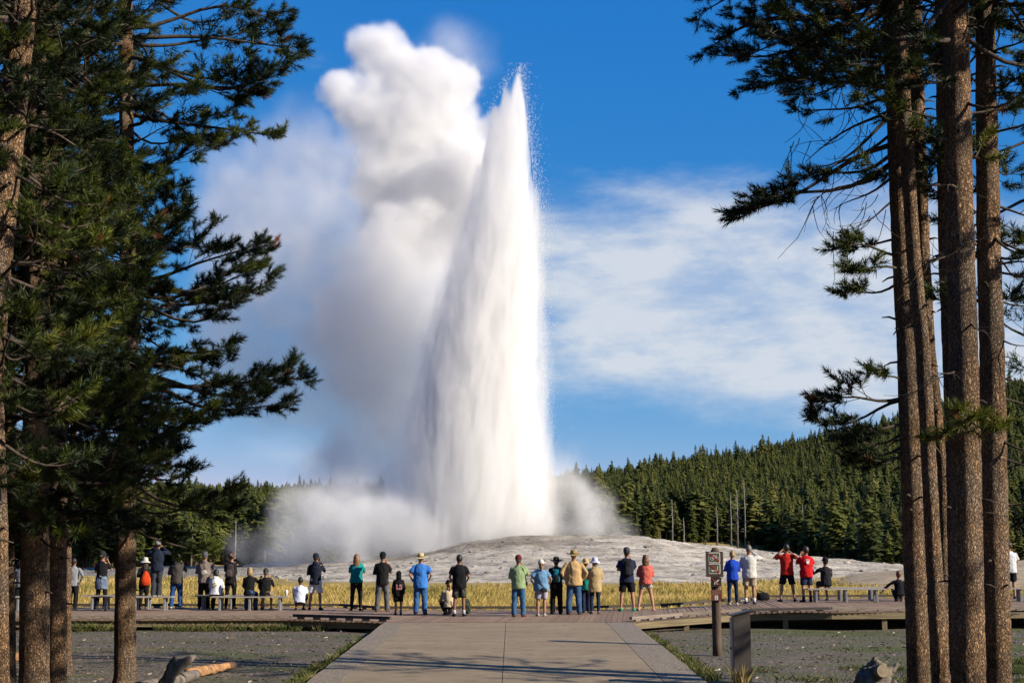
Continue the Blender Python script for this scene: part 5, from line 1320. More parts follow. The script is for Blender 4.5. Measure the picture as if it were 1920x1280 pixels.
    def finish(self):
        off = -self.base
        # trunk with uneven, scaly surface
        zs = np.concatenate([np.arange(self.line[0].z, 9.5, .11), np.arange(9.5, self.line[-1].z, .8)]); n = 20; rings = []
        sd_ = random.uniform(0, 99)
        for z in zs:
            c, r = self.at(z)
            low = z < 9.5
            rr = []
            for k in range(n):
                a = math.tau * k / n; ca, sa = math.cos(a), math.sin(a)
                q = r * (1 + .05 * mnoise.noise(Vector((ca * 1.3, sa * 1.3, z * .5 + sd_)))) + (.010 * mnoise.noise(Vector((ca * 6 * r * 8, sa * 6 * r * 8, z * 7 + sd_))) if low else 0)
                rr.append(c + Vector((ca * q, sa * q, 0)) + off)
            rings.append(rr)
            if not low and len(rings) % 1: pass
        for k in range(26):
            z = random.uniform(.8, 8.5); c, r = self.at(z); a = random.uniform(0, math.tau); dh = Vector((math.cos(a), math.sin(a), random.uniform(-.25, .35))); L = random.uniform(.04, .20)
            self.wood.tube([c + dh * r * .7, c + dh * (r + L * .5), c + dh * (r + L) + Vector((0, 0, -.2 * L))], [.016, .012, .006], 5)
        b = MB(); b.loft(rings); b.build('trunk', BARK, self.root, True)
        if self.wood.v:
            self.wood.v = [(v[0] + off.x, v[1] + off.y, v[2] + off.z) for v in self.wood.v]
            o = self.wood.build('limbs', LIMB, self.root, True); o['kind'] = 'stuff'
        for nm, fr, far in (('crown', self.tufts, False), ('upper_crown', self.far, True)):
            if fr:
                fr = [((f[0][0] + off.x, f[0][1] + off.y, f[0][2] + off.z), f[1], f[2], f[3]) for f in fr]
                o = link(nm, tufts_mesh(nm, fr, NEEDLE, far), self.root); o['kind'] = 'stuff'
        STAT.append((len(self.tufts), len(self.far)))
STAT = []

def build_pines():
    global BARK, LIMB, NEEDLE
    BARK = bark_material()
    LIMB = mat('limb_bark', (.10, .075, .056), (.045, .035, .027), scale=14, rough=.95, bump=.4, bscale=40)
    NEEDLE = tint_mat('pine_needles', [(0, (.008, .016, .004)), (.3, (.019, .034, .007)), (.55, (.085, .112, .014)), (.8, (.18, .19, .025)), (.92, (.18, .15, .028)), (.97, (.26, .09, .03))], rough=.55, translucent=.25, spec=.25)  # spread from near-black to yellow-green also imitates shaded and sunlit needles
    def zat(py, d): return P(960, py, d).z
    # ---------------- left side
    dD = 21.5; kD = 21.5 / 18.5
    D = Pine('sunlit pine trunk standing alone in front of the left benches', [(234, 1270, dD, 40), (236, 1000, dD, 37), (243, 700, dD, 33), (238, 400, dD, 29), (236, 0, dD, 25)])
    ed = [(zat(1010, dD), .7), (zat(985, dD), 1.35), (zat(930, dD), 1.25), (zat(880, dD), .7), (zat(820, dD), .75), (zat(780, dD), 1.5), (zat(640, dD), 1.4), (zat(600, dD), .75), (zat(560, dD), 1.85), (zat(480, dD), 2.0), (zat(440, dD), .85), (zat(260, dD), .85), (zat(230, dD), 1.7), (zat(80, dD), 2.45), (zat(-50, dD), 2.3), (12, 1.7), (15, .5)]
    def profD(z, a):
        L = interp(z, ed) * kD; k = math.cos(R(a))
        return L * (.75 + .25 * max(0, k)) if k > -.2 else L * .8
    D.crown(zat(985, dD), 15.2, profD, per_m=15, dens=1.0, tsize=.28)
    # branches that carry the outline seen against the steam
    for (py, L, rise, dr, upt, az) in ((700, 2.35, .12, .16, .02, 8), (735, 2.3, .0, .06, -.06, -14), (720, 2.2, .06, .06, .14, 20), (905, 1.5, -.02, .22, .12, -5), (930, 1.45, -.1, .1, .1, 14), (545, 1.95, .1, .1, .1, 4), (520, 2.0, .05, .06, .2, -16),
                                       (130, 2.4, .0, .1, .05, -10), (60, 2.45, -.05, .02, .05, 8), (30, 2.3, .1, .05, .1, 22), (300, 1.25, .1, .1, .2, 0), (200, 2.1, -.1, .1, .05, 12), (160, 2.3, -.12, .05, .1, -24)):
        D.branch(zat(py, dD), az, L * kD, rise, dr, upt, tsize=.28, dens=1.2, bare=.42 if L > 2.2 else .3)
    for k in range(26):
        z = random.uniform(zat(1000, dD), 8.5); D.branch(z, random.uniform(0, 360), random.uniform(.4, 1.2), random.uniform(-.3, .3), dead=True)
    D.finish()
    dC = 17.5
    for (lab, pts, z0, rad, per) in (
        ('dark pine, broad front trunk of the left cluster', [(64, 1270, 17, 54), (66, 1000, 17, 50), (70, 640, 17, 46), (70, 200, 17, 40), (66, 0, 17, 36)], 1000, 1.85, 15),
        ('dark pine just right of the broad left trunk', [(107, 1270, 17.8, 35), (108, 1000, 17.8, 33), (112, 600, 17.8, 31), (104, 200, 17.8, 28), (98, 0, 17.8, 27)], 1010, 1.85, 15),
        ('slim dark pine at the left edge beside a second trunk', [(17, 1270, 18.6, 24), (15, 1000, 18.6, 23), (17, 500, 18.6, 21), (22, 0, 18.6, 18)], 960, 1.6, 11)):
        T = Pine(lab, pts); d = pts[0][2]; zb = zat(z0, d)
        T.crown(zb, 15.0, lambda z, a, r_=rad, zb_=zb: r_ * (.7 + .3 * math.sin(z * 2.3)) * (1 if z < 11 else max(.2, (15.5 - z) / 4.5)), per_m=per, dens=1.0)
        for k in range(14): T.branch(random.uniform(zb - .3, 8), random.uniform(0, 360), random.uniform(.4, 1.2), random.uniform(-.3, .3), dead=True)
        T.finish()
    A = Pine('leaning pine trunk at the top left corner, nearest of the left pines', [(-62, 1270, 13, 62), (-40, 900, 13, 58), (-12, 560, 13, 55), (22, 240, 13, 51), (46, 0, 13, 47)])
    A.crown(zat(880, 13), 15.0, lambda z, a: 1.0 if z < 7 else 1.7, per_m=10, azs=[-20, 20, -60, -100, -80, -130, 60, 200], dens=.9)
    A.branch(zat(640, 13), 6, .95, .1, .1, .1, tint=.62); A.branch(zat(760, 13), -10, 1.0, .1, .1, .1, tint=.5); A.branch(zat(480, 13), 0, .9, .1, .1, .1, tint=.6)
    A.finish()
    F = Pine('thin pine behind the left cluster with sunlit edge', [(127, 1200, 24, 13), (127, 1000, 24, 13), (150, 600, 24, 12), (160, 200, 24, 11)], height=15)
    F.crown(zat(930, 24), 14.5, lambda z, a: 1.35 if z < 11 else .9, per_m=10, azs=[0, -40, 40, 90, 180, -120])
    F.finish()
    H = Pine('pine trunk cut by the left edge of the view', [(4, 1270, 15.5, 26), (2, 1000, 15.5, 25), (-12, 500, 15.5, 24), (-30, 0, 15.5, 22)])
    H.crown(zat(900, 15.5), 14.5, lambda z, a: 1.5, per_m=6, azs=[0, 90, 180, 270])
    H.finish()
    # ---------------- right side
    d1 = 15.2
    T1 = Pine('dark leftmost trunk of the right pine cluster', [(1722, 1270, d1, 40), (1711, 900, d1, 42), (1702, 660, d1, 40), (1691, 480, d1, 36), (1668, 0, d1, 30)])
    def br(T, d, py, L, az, rise, dr, up_, dens=1.1, **k): return T.branch(zat(py, d), az, L, rise, dr, up_, dens=dens, **k)
    # upper left fan
    for (py, L, az, rise, dr, u) in ((-60, 2.2, 182, -.05, .10, -.1), (-30, 2.15, 170, -.12, .12, -.1), (0, 2.1, 190, -.1, .10, -.12), (30, 2.0, 176, -.1, .1, -.05), (60, 1.9, 196, -.12, .08, -.05), (95, 1.75, 165, -.15, .05, .0), (120, 1.6, 186, -.15, .05, .0), (150, 1.3, 200, -.1, .1, 0), (-100, 2.2, 175, -.2, .1, -.1), (180, 1.1, 178, -.1, .1, 0), (-140, 2.2, 186, -.22, .1, -.1)):
        br(T1, d1, py, L, az, rise, dr, u, dens=.75, bare=.35, tsize=.21)
    for (py, L, az, rise, dr, u) in ((290, 1.85, 184, .0, .16, -.22), (300, 1.75, 174, -.05, .2, -.12), (285, 1.2, 160, -.1, .1, -.1)): br(T1, d1, py, L, az, rise, dr, u, dens=1.0, bare=.5 if L > 1.5 else .3)
    for (py, L, az, rise, dr, u) in ((470, .72, 180, .1, .05, 0), (500, .7, 200, -.05, .1, 0), (530, .65, 165, -.1, .1, 0), (450, .6, 150, .1, .1, 0)): br(T1, d1, py, L, az, rise, dr, u, dens=1.6, tint=.5)
    for (py, L, az, rise, dr, u) in ((742, 1.02, 180, .06, .03, -.25), (760, .95, 168, -.05, .1, 0), (790, .75, 195, -.1, .15, 0), (810, .62, 175, -.1, .15, 0), (835, .6, 160, -.15, .1, 0), (720, .45, 200, .3, 0, .1), (855, .42, 190, -.1, .1, 0)): br(T1, d1, py, L, az, rise, dr, u, dens=1.7)
    for (py, L, az) in ((300, 1.0, 185), (250, .9, 175), (230, 1.1, 190), (330, .7, 180), (200, 1.0, 170), (380, .5, 190)): br(T1, d1, py, L, az, -.3, .2, -.1, dead=True)
    for k in range(40):
        c, r = T1.at(random.uniform(zat(430, d1), zat(120, d1))); T1.hang(c + Vector((-random.uniform(.15, 1.2), random.uniform(-.4, .4), random.uniform(-.15, .15))), Vector((random.uniform(-.4, .2), random.uniform(-.3, .3), -1)), random.uniform(.35, .85), .0055)
    T1.crown(zat(120, d1), 15.4, lambda z, a: (1.3 if z < 9 else 2.0) * (1 if z < 12 else .6), per_m=9, azs=[60, 120, 180, 0, -60, 90])
    T1.finish()
    d2 = 14.4
    T2 = Pine('sunlit leaning trunk in front of the dark one, right cluster', [(1764, 1270, d2, 33), (1743, 900, d2, 28), (1731, 660, d2, 28), (1713, 480, d2, 26), (1683, 0, d2, 27)])
    T2.crown(zat(330, d2), 15.2, lambda z, a: .45 if z < 7.6 else 1.7 * (1 if z < 12 else .6), per_m=6, azs=[20, 90, -70, 160, 0])
    T2.finish()
    T3 = Pine('shaded pine standing behind the leaning trunk, right cluster', [(1772, 1270, 16, 22), (1768, 900, 16, 24), (1742, 660, 16, 24), (1731, 480, 16, 26), (1712, 0, 16, 30)])
    T3.crown(8.7, 15.4, lambda z, a: 1.0 if z < 8 else 1.9 * (1 if z < 12 else .6), per_m=8)
    T3.finish()
    d4 = 13.6
    T4 = Pine('thick orange barked trunk lit by the sun, right cluster', [(1817, 1270, d4, 60), (1811, 900, d4, 55), (1806, 660, d4, 55), (1800, 480, d4, 54), (1790, 0, d4, 50)])
    T4.crown(zat(280, d4), 15.6, lambda z, a: .8 if z < 7 else 1.9 * (1 if z < 12 else .6), per_m=9, azs=[200, 160, 90, 30, -30, -120])
    for (py, L, az) in ((775, .42, -110), (790, .40, -70), (800, .3, -150)): br(T4, d4, py, L, az, -.15, .1, -.1, dens=2.2, tint=.68)
    for (py, L, az) in ((470, .55, -160), (700, .3, 190), (350, .5, -120), (610, .35, -80), (450, .6, -100), (690, .4, -150)): br(T4, d4, py, L, az, .1, .25, -.2, dead=True)
    T4.finish()
    T4b = Pine('dark pine trunk half behind the thick orange one', [(1795, 1270, 15.4, 26), (1790, 900, 15.4, 30), (1782, 660, 15.4, 30), (1776, 480, 15.4, 32), (1768, 0, 15.4, 30)])
    T4b.crown(8.6, 15.4, lambda z, a: .9 if z < 8 else 1.9 * (1 if z < 12 else .6), per_m=8)
    T4b.finish()
    d5 = 15.0
    T5 = Pine('rightmost dark pine trunk of the right cluster', [(1871, 1270, d5, 48), (1864, 900, d5, 50), (1860, 660, d5, 46), (1854, 480, d5, 44), (1846, 0, d5, 36)])
    T5.crown(zat(560, d5), 15.6, lambda z, a: .75 if z < 8 else 1.9 * (1 if z < 12 else .6), per_m=8, azs=[0, 30, -30, 60, 90, -60, 150], dens=.9)
    for (py, L, az) in ((470, 1.0, -170), (455, .8, -20), (745, .6, 5), (830, .5, -60), (860, .5, -20), (560, .5, 0), (640, .35, -40)): br(T5, d5, py, L, az, .12, .2, -.25, dead=True)
    for (py, L, az) in ((940, .5, 20), (985, .35, 30)): br(T5, d5, py, L, az, 0, .1, 0)
    T5.finish()
    # pines just outside the frame on the right: their shadow crosses the path, save the last, added to shade left trunks
    for k, (lab, x, y, h, zc) in enumerate((('pine beyond the right edge whose shadow crosses the path', 8.6, 20.6, 16, 3.4), ('second pine beyond the right edge, further along the gravel', 10.4, 19.2, 16.5, 4.0), ('unseen pine added on the right beside the camera to shade the left pines', 7.9, 10.2, 16, 3.2))):
        px, d = 960 + x / y * FPX, y
        T = Pine(lab, [(px, 1200, d, .36 * FPX / d), (px - 4, 800, d, .33 * FPX / d), (px - 8, 300, d, .27 * FPX / d)], height=h)
        T.crown(zc, h - .4, lambda z, a, h_=h: 1.8 if z < 11 else max(.3, 1.8 * (h_ - z) / (h_ - 11)), per_m=7, far_from=2)
        T.finish()

# ------------------------------------------------------------------ far forest
def conifer(seed, nb=420, kind='full'):
    """crown of unit height: drooping sprays round a stem, rounded or pointed top, uneven sides"""
    g = np.random.default_rng(seed)
    t = np.sort(g.uniform(.0, 1, nb)) ** .92
    bot = {'full': .08, 'narrow': .16, 'thin': .34, 'round': .22}[kind]
    z = bot + (1 - bot) * t
    tipf = {'full': 1.5, 'narrow': 1.9, 'thin': 2.6, 'round': 3.0}[kind]
    prof = np.minimum(1, (1 - t) * tipf + .05) ** .8 * (.62 + .38 * np.minimum(1, t * 4))
    R0 = {'full': .135, 'narrow': .098, 'thin': .085, 'round': .12}[kind] * g.uniform(.9, 1.15)
    a = np.arange(nb) * 2.39996 + g.uniform(-.5, .5, nb)
    lump = 1 + .30 * np.sin(t * 23 + seed) * np.cos(a * 2 + seed) + .22 * np.sin(t * 41 + a * 3)
    L = R0 * prof * g.uniform(.35, 1.25, nb) * lump
    ca, sa = np.cos(a), np.sin(a)
    drp = g.uniform(-.15, .55, nb) * L
    w = L * g.uniform(.16, .34, nb) + .005
    inn = g.uniform(.1, .55, nb); root = np.stack([ca * L * inn, sa * L * inn, z + .012], 1)
    tip = np.stack([ca * L, sa * L, z - drp], 1)
    mid = (root * .4 + tip * .6)
    l_ = mid + np.stack([-sa * w, ca * w, -w * g.uniform(.2, .8, nb)], 1); r_ = mid + np.stack([sa * w, -ca * w, -w * g.uniform(.2, .8, nb)], 1)
    V = np.stack([root, l_, tip, r_], 1).reshape(-1, 3)
    b = (np.arange(nb) * 4)[:, None]
    F = np.concatenate([b + np.array([[0, 1, 2]]), b + np.array([[0, 2, 3]])])
    tn = np.repeat(g.uniform(0, 1, nb) * .26, 4)
    return V, F, tn

def build_forest():
    stops = [(0, (.034, .050, .012)), (.3, (.072, .090, .018)), (.6, (.125, .136, .027)), (.85, (.185, .17, .045)), (1, (.25, .20, .09))]
    FM = tint_mat('forest_needles', stops, rough=.8, translucent=.2, jitter=.66)
    snag = mat('snag_wood', (.27, .245, .22), (.17, .15, .13), scale=3, rough=.9)
    tm = mat('forest_trunk', (.20, .16, .12), (.11, .09, .07), scale=2, rough=.95)
    var = [conifer(100 + i, 420, k) for i, k in enumerate(['full', 'round', 'narrow', 'round', 'narrow', 'full', 'thin', 'narrow', 'round', 'thin'])]
    crowns = [np_mesh('crown', V, F, FM, tn) for V, F, tn in var]
    bt = MB(); bt.tube([(0, 0, -.04), (0, 0, .35), (0, 0, .85)], [.012, .010, .004], 6); trunk = bt.mesh('trunk', tm)
    spots = []
    g = random.Random(5)
    tries = 0
    cell = {}
    while len(spots) < 17000 and tries < 330000:
        tries += 1
        px = g.uniform(-260, 2150); d = 140 + 390 * g.random()
        x = (px - 960) / FPX * d
        front = interp(px, [(-260, 150), (150, 158), (420, 172), (600, 178), (1000, 200), (1130, 186), (1300, 192), (1430, 200), (1480, 178), (1560, 160), (1650, 146), (1760, 150), (2200, 150)]) + 12 * mnoise.noise(Vector((px * .012, 0, 3)))
        if d < front: continue
        if 720 < px < 1010 and d > 240: continue
        k = (int(x / 1.85), int(d / 1.85))
        if k in cell: continue
        cell[k] = 1
        spots.append((px, d, x, front))
    spots.sort(key=lambda q: q[1] - q[3])
    n_ind = 0; PT, SC, RZ, VI = [], [], [], []
    rep = {}
    for (px, d, x, front) in spots:
        z = hill_h(px, d) - .3
        edge = d < front + 12
        h = g.uniform(4.4, 8.0) * (g.uniform(.6, 1.35) if edge else 1.0)
        if g.random() < .06: h *= 1.35
        vi = g.randrange(len(var)); rz = g.uniform(0, math.tau); wd = g.uniform(.9, 1.35) * (1.25 if edge else 1)
        if n_ind < 290 and not (700 < px < 1030) and -40 < px < 1760:
            side = 'left of the geyser' if px < 760 else 'right of the geyser'
            where = 'forest edge' if edge else 'ranks just behind the forest edge'
            look = 'small bushy young' if h < 6 else 'tall slender' if (vi in (2, 4, 6, 7, 9)) else 'broad green'
            o = empty('conifer_tree', (x, d, z), rz)
            tag(o, look + ' conifer in the ' + where + ' ' + side, 'tree', 'conifers at the forest edge ' + side)
            for nm, me in (('crown', crowns[vi]), ('trunk', trunk)):
                c = link(nm, me, o); c.scale = (h * wd, h * wd, h)
                if nm == 'crown': c['kind'] = 'stuff'; rep.setdefault(vi, c)
            n_ind += 1
        else:
            PT.append((x, d, z)); SC.append((h * wd, h * wd, h)); RZ.append(rz); VI.append(vi)
    # everything behind them: one mass
    me = bpy.data.meshes.new('forest'); me.from_pydata(PT, [], [])
    at = me.attributes.new('size', 'FLOAT_VECTOR', 'POINT'); at.data.foreach_set('vector', np.array(SC, dtype=np.float32).ravel())
    at = me.attributes.new('turn', 'FLOAT', 'POINT'); at.data.foreach_set('value', np.array(RZ, dtype=np.float32))
    order = sorted(rep); at = me.attributes.new('variant', 'INT', 'POINT'); at.data.foreach_set('value', np.array([order.index(v) if v in rep else 0 for v in VI], dtype=np.int32))
    me.materials.append(FM)
    o = link('forest', me); tag(o, 'dense conifer forest covering the hills behind the geyser', 'forest', kind='stuff')
    ng = bpy.data.node_groups.new('forest', 'GeometryNodeTree'); n, l = ng.nodes, ng.links
    ng.interface.new_socket('Geometry', in_out='INPUT', socket_type='NodeSocketGeometry'); ng.interface.new_socket('Geometry', in_out='OUTPUT', socket_type='NodeSocketGeometry')
    gi, go = n.new('NodeGroupInput'), n.new('NodeGroupOutput'); ip = n.new('GeometryNodeInstanceOnPoints'); jn = n.new('GeometryNodeJoinGeometry')
    for v in reversed(order):
        oi = n.new('GeometryNodeObjectInfo'); oi.inputs['Object'].default_value = rep[v]; oi.inputs['As Instance'].default_value = True; l.new(oi.outputs['Geometry'], jn.inputs[0])
    def attr(nm, ty):
        k = n.new('GeometryNodeInputNamedAttribute'); k.data_type = ty; k.inputs['Name'].default_value = nm; return k.outputs['Attribute']
    cb = n.new('ShaderNodeCombineXYZ'); l.new(attr('turn', 'FLOAT'), cb.inputs[2]); er = n.new('FunctionNodeEulerToRotation'); l.new(cb.outputs[0], er.inputs[0])
    l.new(gi.outputs[0], ip.inputs['Points']); l.new(jn.outputs[0], ip.inputs['Instance']); ip.inputs['Pick Instance'].default_value = True
    l.new(attr('variant', 'INT'), ip.inputs['Instance Index']); l.new(er.outputs[0], ip.inputs['Rotation']); l.new(attr('size', 'FLOAT_VECTOR'), ip.inputs['Scale'])
    l.new(ip.outputs[0], go.inputs[0])
    md = o.modifiers.new('trees', 'NODES'); md.node_group = ng
    # the wood the camera stands in: unseen pines added behind it and at left to block sky light
    PT, SC, RZ, VI = [], [], [], []
    k = 0
    while len(PT) < 170:
        x, y = g.uniform(-34, 30), g.uniform(-34, 34)
        if not ((y < -5 and x < 4 - (y + 5) * .2) or (x < -9.5 - max(0, y) * .12 and y < 33 and x > -30)): continue
        if y < -5 and x > 2 and y > -10: continue
        h = g.uniform(13, 19); PT.append((x, y, GZ - .2)); SC.append((h * 1.2, h * 1.2, h)); RZ.append(g.uniform(0, 6.28)); VI.append(g.randrange(len(order)))
    me = bpy.data.meshes.new('shade_pine_grove'); me.from_pydata(PT, [], [])
    at = me.attributes.new('size', 'FLOAT_VECTOR', 'POINT'); at.data.foreach_set('vector', np.array(SC, dtype=np.float32).ravel())
    at = me.attributes.new('turn', 'FLOAT', 'POINT'); at.data.foreach_set('value', np.array(RZ, dtype=np.float32))
    at = me.attributes.new('variant', 'INT', 'POINT'); at.data.foreach_set('value', np.array(VI, dtype=np.int32))
    me.materials.append(FM)
    o = link('shade_pine_grove', me); tag(o, 'unseen pine wood added behind the camera and beyond the left edge to block sky light', 'forest', kind='stuff')
    md = o.modifiers.new('trees', 'NODES'); md.node_group = ng
    # dead grey snags among the front trees
    for k, (px, d, h) in enumerate(((1257, 186, 6.5), (1278, 183, 4.0), (1340, 188, 5.5), (1366, 190, 7.5), (1378, 189, 8.2), (1392, 192, 10), (446, 168, 6), (366, 164, 5), (1500, 186, 7), (1612, 172, 6.5))):
        x = (px - 960) / FPX * d; b = MB()
        b.tube([(0, 0, -.3), (.1, 0, h * .5), (.05, 0, h)], [.14, .09, .03], 7)
        for q in range(int(h * 2.4)):
            zz = h * (.25 + .72 * random.random()); a = random.uniform(0, math.tau); L = random.uniform(.4, 1.2) * (1.15 - zz / h)
            b.tube([(0, 0, zz), (math.cos(a) * L * .6, math.sin(a) * L * .6, zz - .08), (math.cos(a) * L, math.sin(a) * L, zz - .35 * L)], [.04, .025, .01], 4)
        r = empty('dead_tree', (x, d, hill_h(px, d))); tag(r, ('tall' if h > 7 else 'short') + ' bare grey dead tree against the dark forest ' + ('left' if px < 900 else 'right') + ' of the geyser', 'tree', 'dead snags at the forest edge')
        b.build('trunk', snag, r, True)
# ------------------------------------------------------------------ field helper for volumes
class Field:
    """builds a scalar field out of geometry nodes"""
    def __init__(self, name):
        self.ng = bpy.data.node_groups.new(name, 'GeometryNodeTree')
        self.ng.interface.new_socket('Geometry', in_out='INPUT', socket_type='NodeSocketGeometry')
        self.ng.interface.new_socket('Geometry', in_out='OUTPUT', socket_type='NodeSocketGeometry')
        self.n, self.l = self.ng.nodes, self.ng.links
    def _in(self, sock, v):
        if hasattr(v, 'is_output'):
            self.l.new(v, sock)
        else:
            sock.default_value = v
    def m(self, op, a, b=0.0, c=0.0, clamp=False):
        k = self.n.new('ShaderNodeMath'); k.operation = op; k.use_clamp = clamp
        for i, v in enumerate((a, b, c)):
            self._in(k.inputs[i], v)
        return k.outputs[0]
    def v(self, op, a, b=(0, 0, 0)):
        k = self.n.new('ShaderNodeVectorMath'); k.operation = op
        self._in(k.inputs[0], a)
        if op == 'SCALE':
            self._in(k.inputs['Scale'], b)
        else:
            self._in(k.inputs[1], b)
        return k.outputs['Value'] if op in ('DISTANCE', 'LENGTH', 'DOT_PRODUCT') else k.outputs['Vector']
    def pos(self):
        return self.n.new('GeometryNodeInputPosition').outputs[0]
    def sep(self, v):
        k = self.n.new('ShaderNodeSeparateXYZ'); self.l.new(v, k.inputs[0])
        return k.outputs
    def comb(self, x, y, z):
        k = self.n.new('ShaderNodeCombineXYZ')
        for i, q in enumerate((x, y, z)):
            self._in(k.inputs[i], q)
        return k.outputs[0]
    def noise(self, vec, scale, detail=4.0, rough=0.55, color=False):
        k = self.n.new('ShaderNodeTexNoise')
        self.l.new(vec, k.inputs['Vector'])
        k.inputs['Scale'].default_value = scale
        k.inputs['Detail'].default_value = detail
        k.inputs['Roughness'].default_value = rough
        return k.outputs['Color'] if color else k.outputs['Fac']
    def ramp(self, x, a, b, lo=0.0, hi=1.0, smooth=True):
        k = self.n.new('ShaderNodeMapRange')
        k.interpolation_type = 'SMOOTHSTEP' if smooth else 'LINEAR'
        k.clamp = True
        self._in(k.inputs[0], x)
        for i, q in enumerate((a, b, lo, hi)):
            self._in(k.inputs[1 + i], q)
        return k.outputs[0]
    def curve(self, x, pts):
        """piecewise linear function of x, pts = [(x, y)...]"""
        x0, x1 = pts[0][0], pts[-1][0]
        y0, y1 = min(p[1] for p in pts), max(p[1] for p in pts)
        k = self.n.new('ShaderNodeFloatCurve')
        c = k.mapping.curves[0]
        while len(c.points) < len(pts):
            c.points.new(0.5, 0.5)
        for q, (a, b) in zip(c.points, pts):
            q.location = ((a - x0) / (x1 - x0), (b - y0) / (y1 - y0)); q.handle_type = 'AUTO_CLAMPED'
        k.mapping.update()
        self.l.new(self.ramp(x, x0, x1, smooth=False), k.inputs['Value'])
        return self.m('MULTIPLY_ADD', k.outputs[0], y1 - y0, y0)
    def finish(self, density, lo, hi, voxel, material):
        vc = self.n.new('GeometryNodeVolumeCube')
        self._in(vc.inputs['Density'], density)
        vc.inputs['Min'].default_value = lo
        vc.inputs['Max'].default_value = hi
        for k, a, b in zip('XYZ', lo, hi):
            vc.inputs['Resolution ' + k].default_value = max(4, int((b - a) / voxel))
        sm = self.n.new('GeometryNodeSetMaterial')
        sm.inputs['Material'].default_value = material
        out = self.n.new('NodeGroupOutput')
        self.l.new(vc.outputs[0], sm.inputs[0])
        self.l.new(sm.outputs[0], out.inputs[0])

def steam_material(name, color, aniso):
    m = bpy.data.materials.new(name); m.use_nodes = True
    n, l = m.node_tree.nodes, m.node_tree.links
    n.clear()
    o = n.new('ShaderNodeOutputMaterial'); p = n.new('ShaderNodeVolumePrincipled')
    p.inputs['Color'].default_value = (*color, 1)
    p.inputs['Anisotropy'].default_value = aniso
    p.inputs['Density'].default_value = 1.0
    l.new(p.outputs[0], o.inputs['Volume'])
    return m

def volume_object(name, field, material):
    me = bpy.data.meshes.new(name)
    o = bpy.data.objects.new(name, me)
    me.materials.append(material)
    COL.objects.link(o)
    md = o.modifiers.new('density', 'NODES'); md.node_group = field.ng
    return o

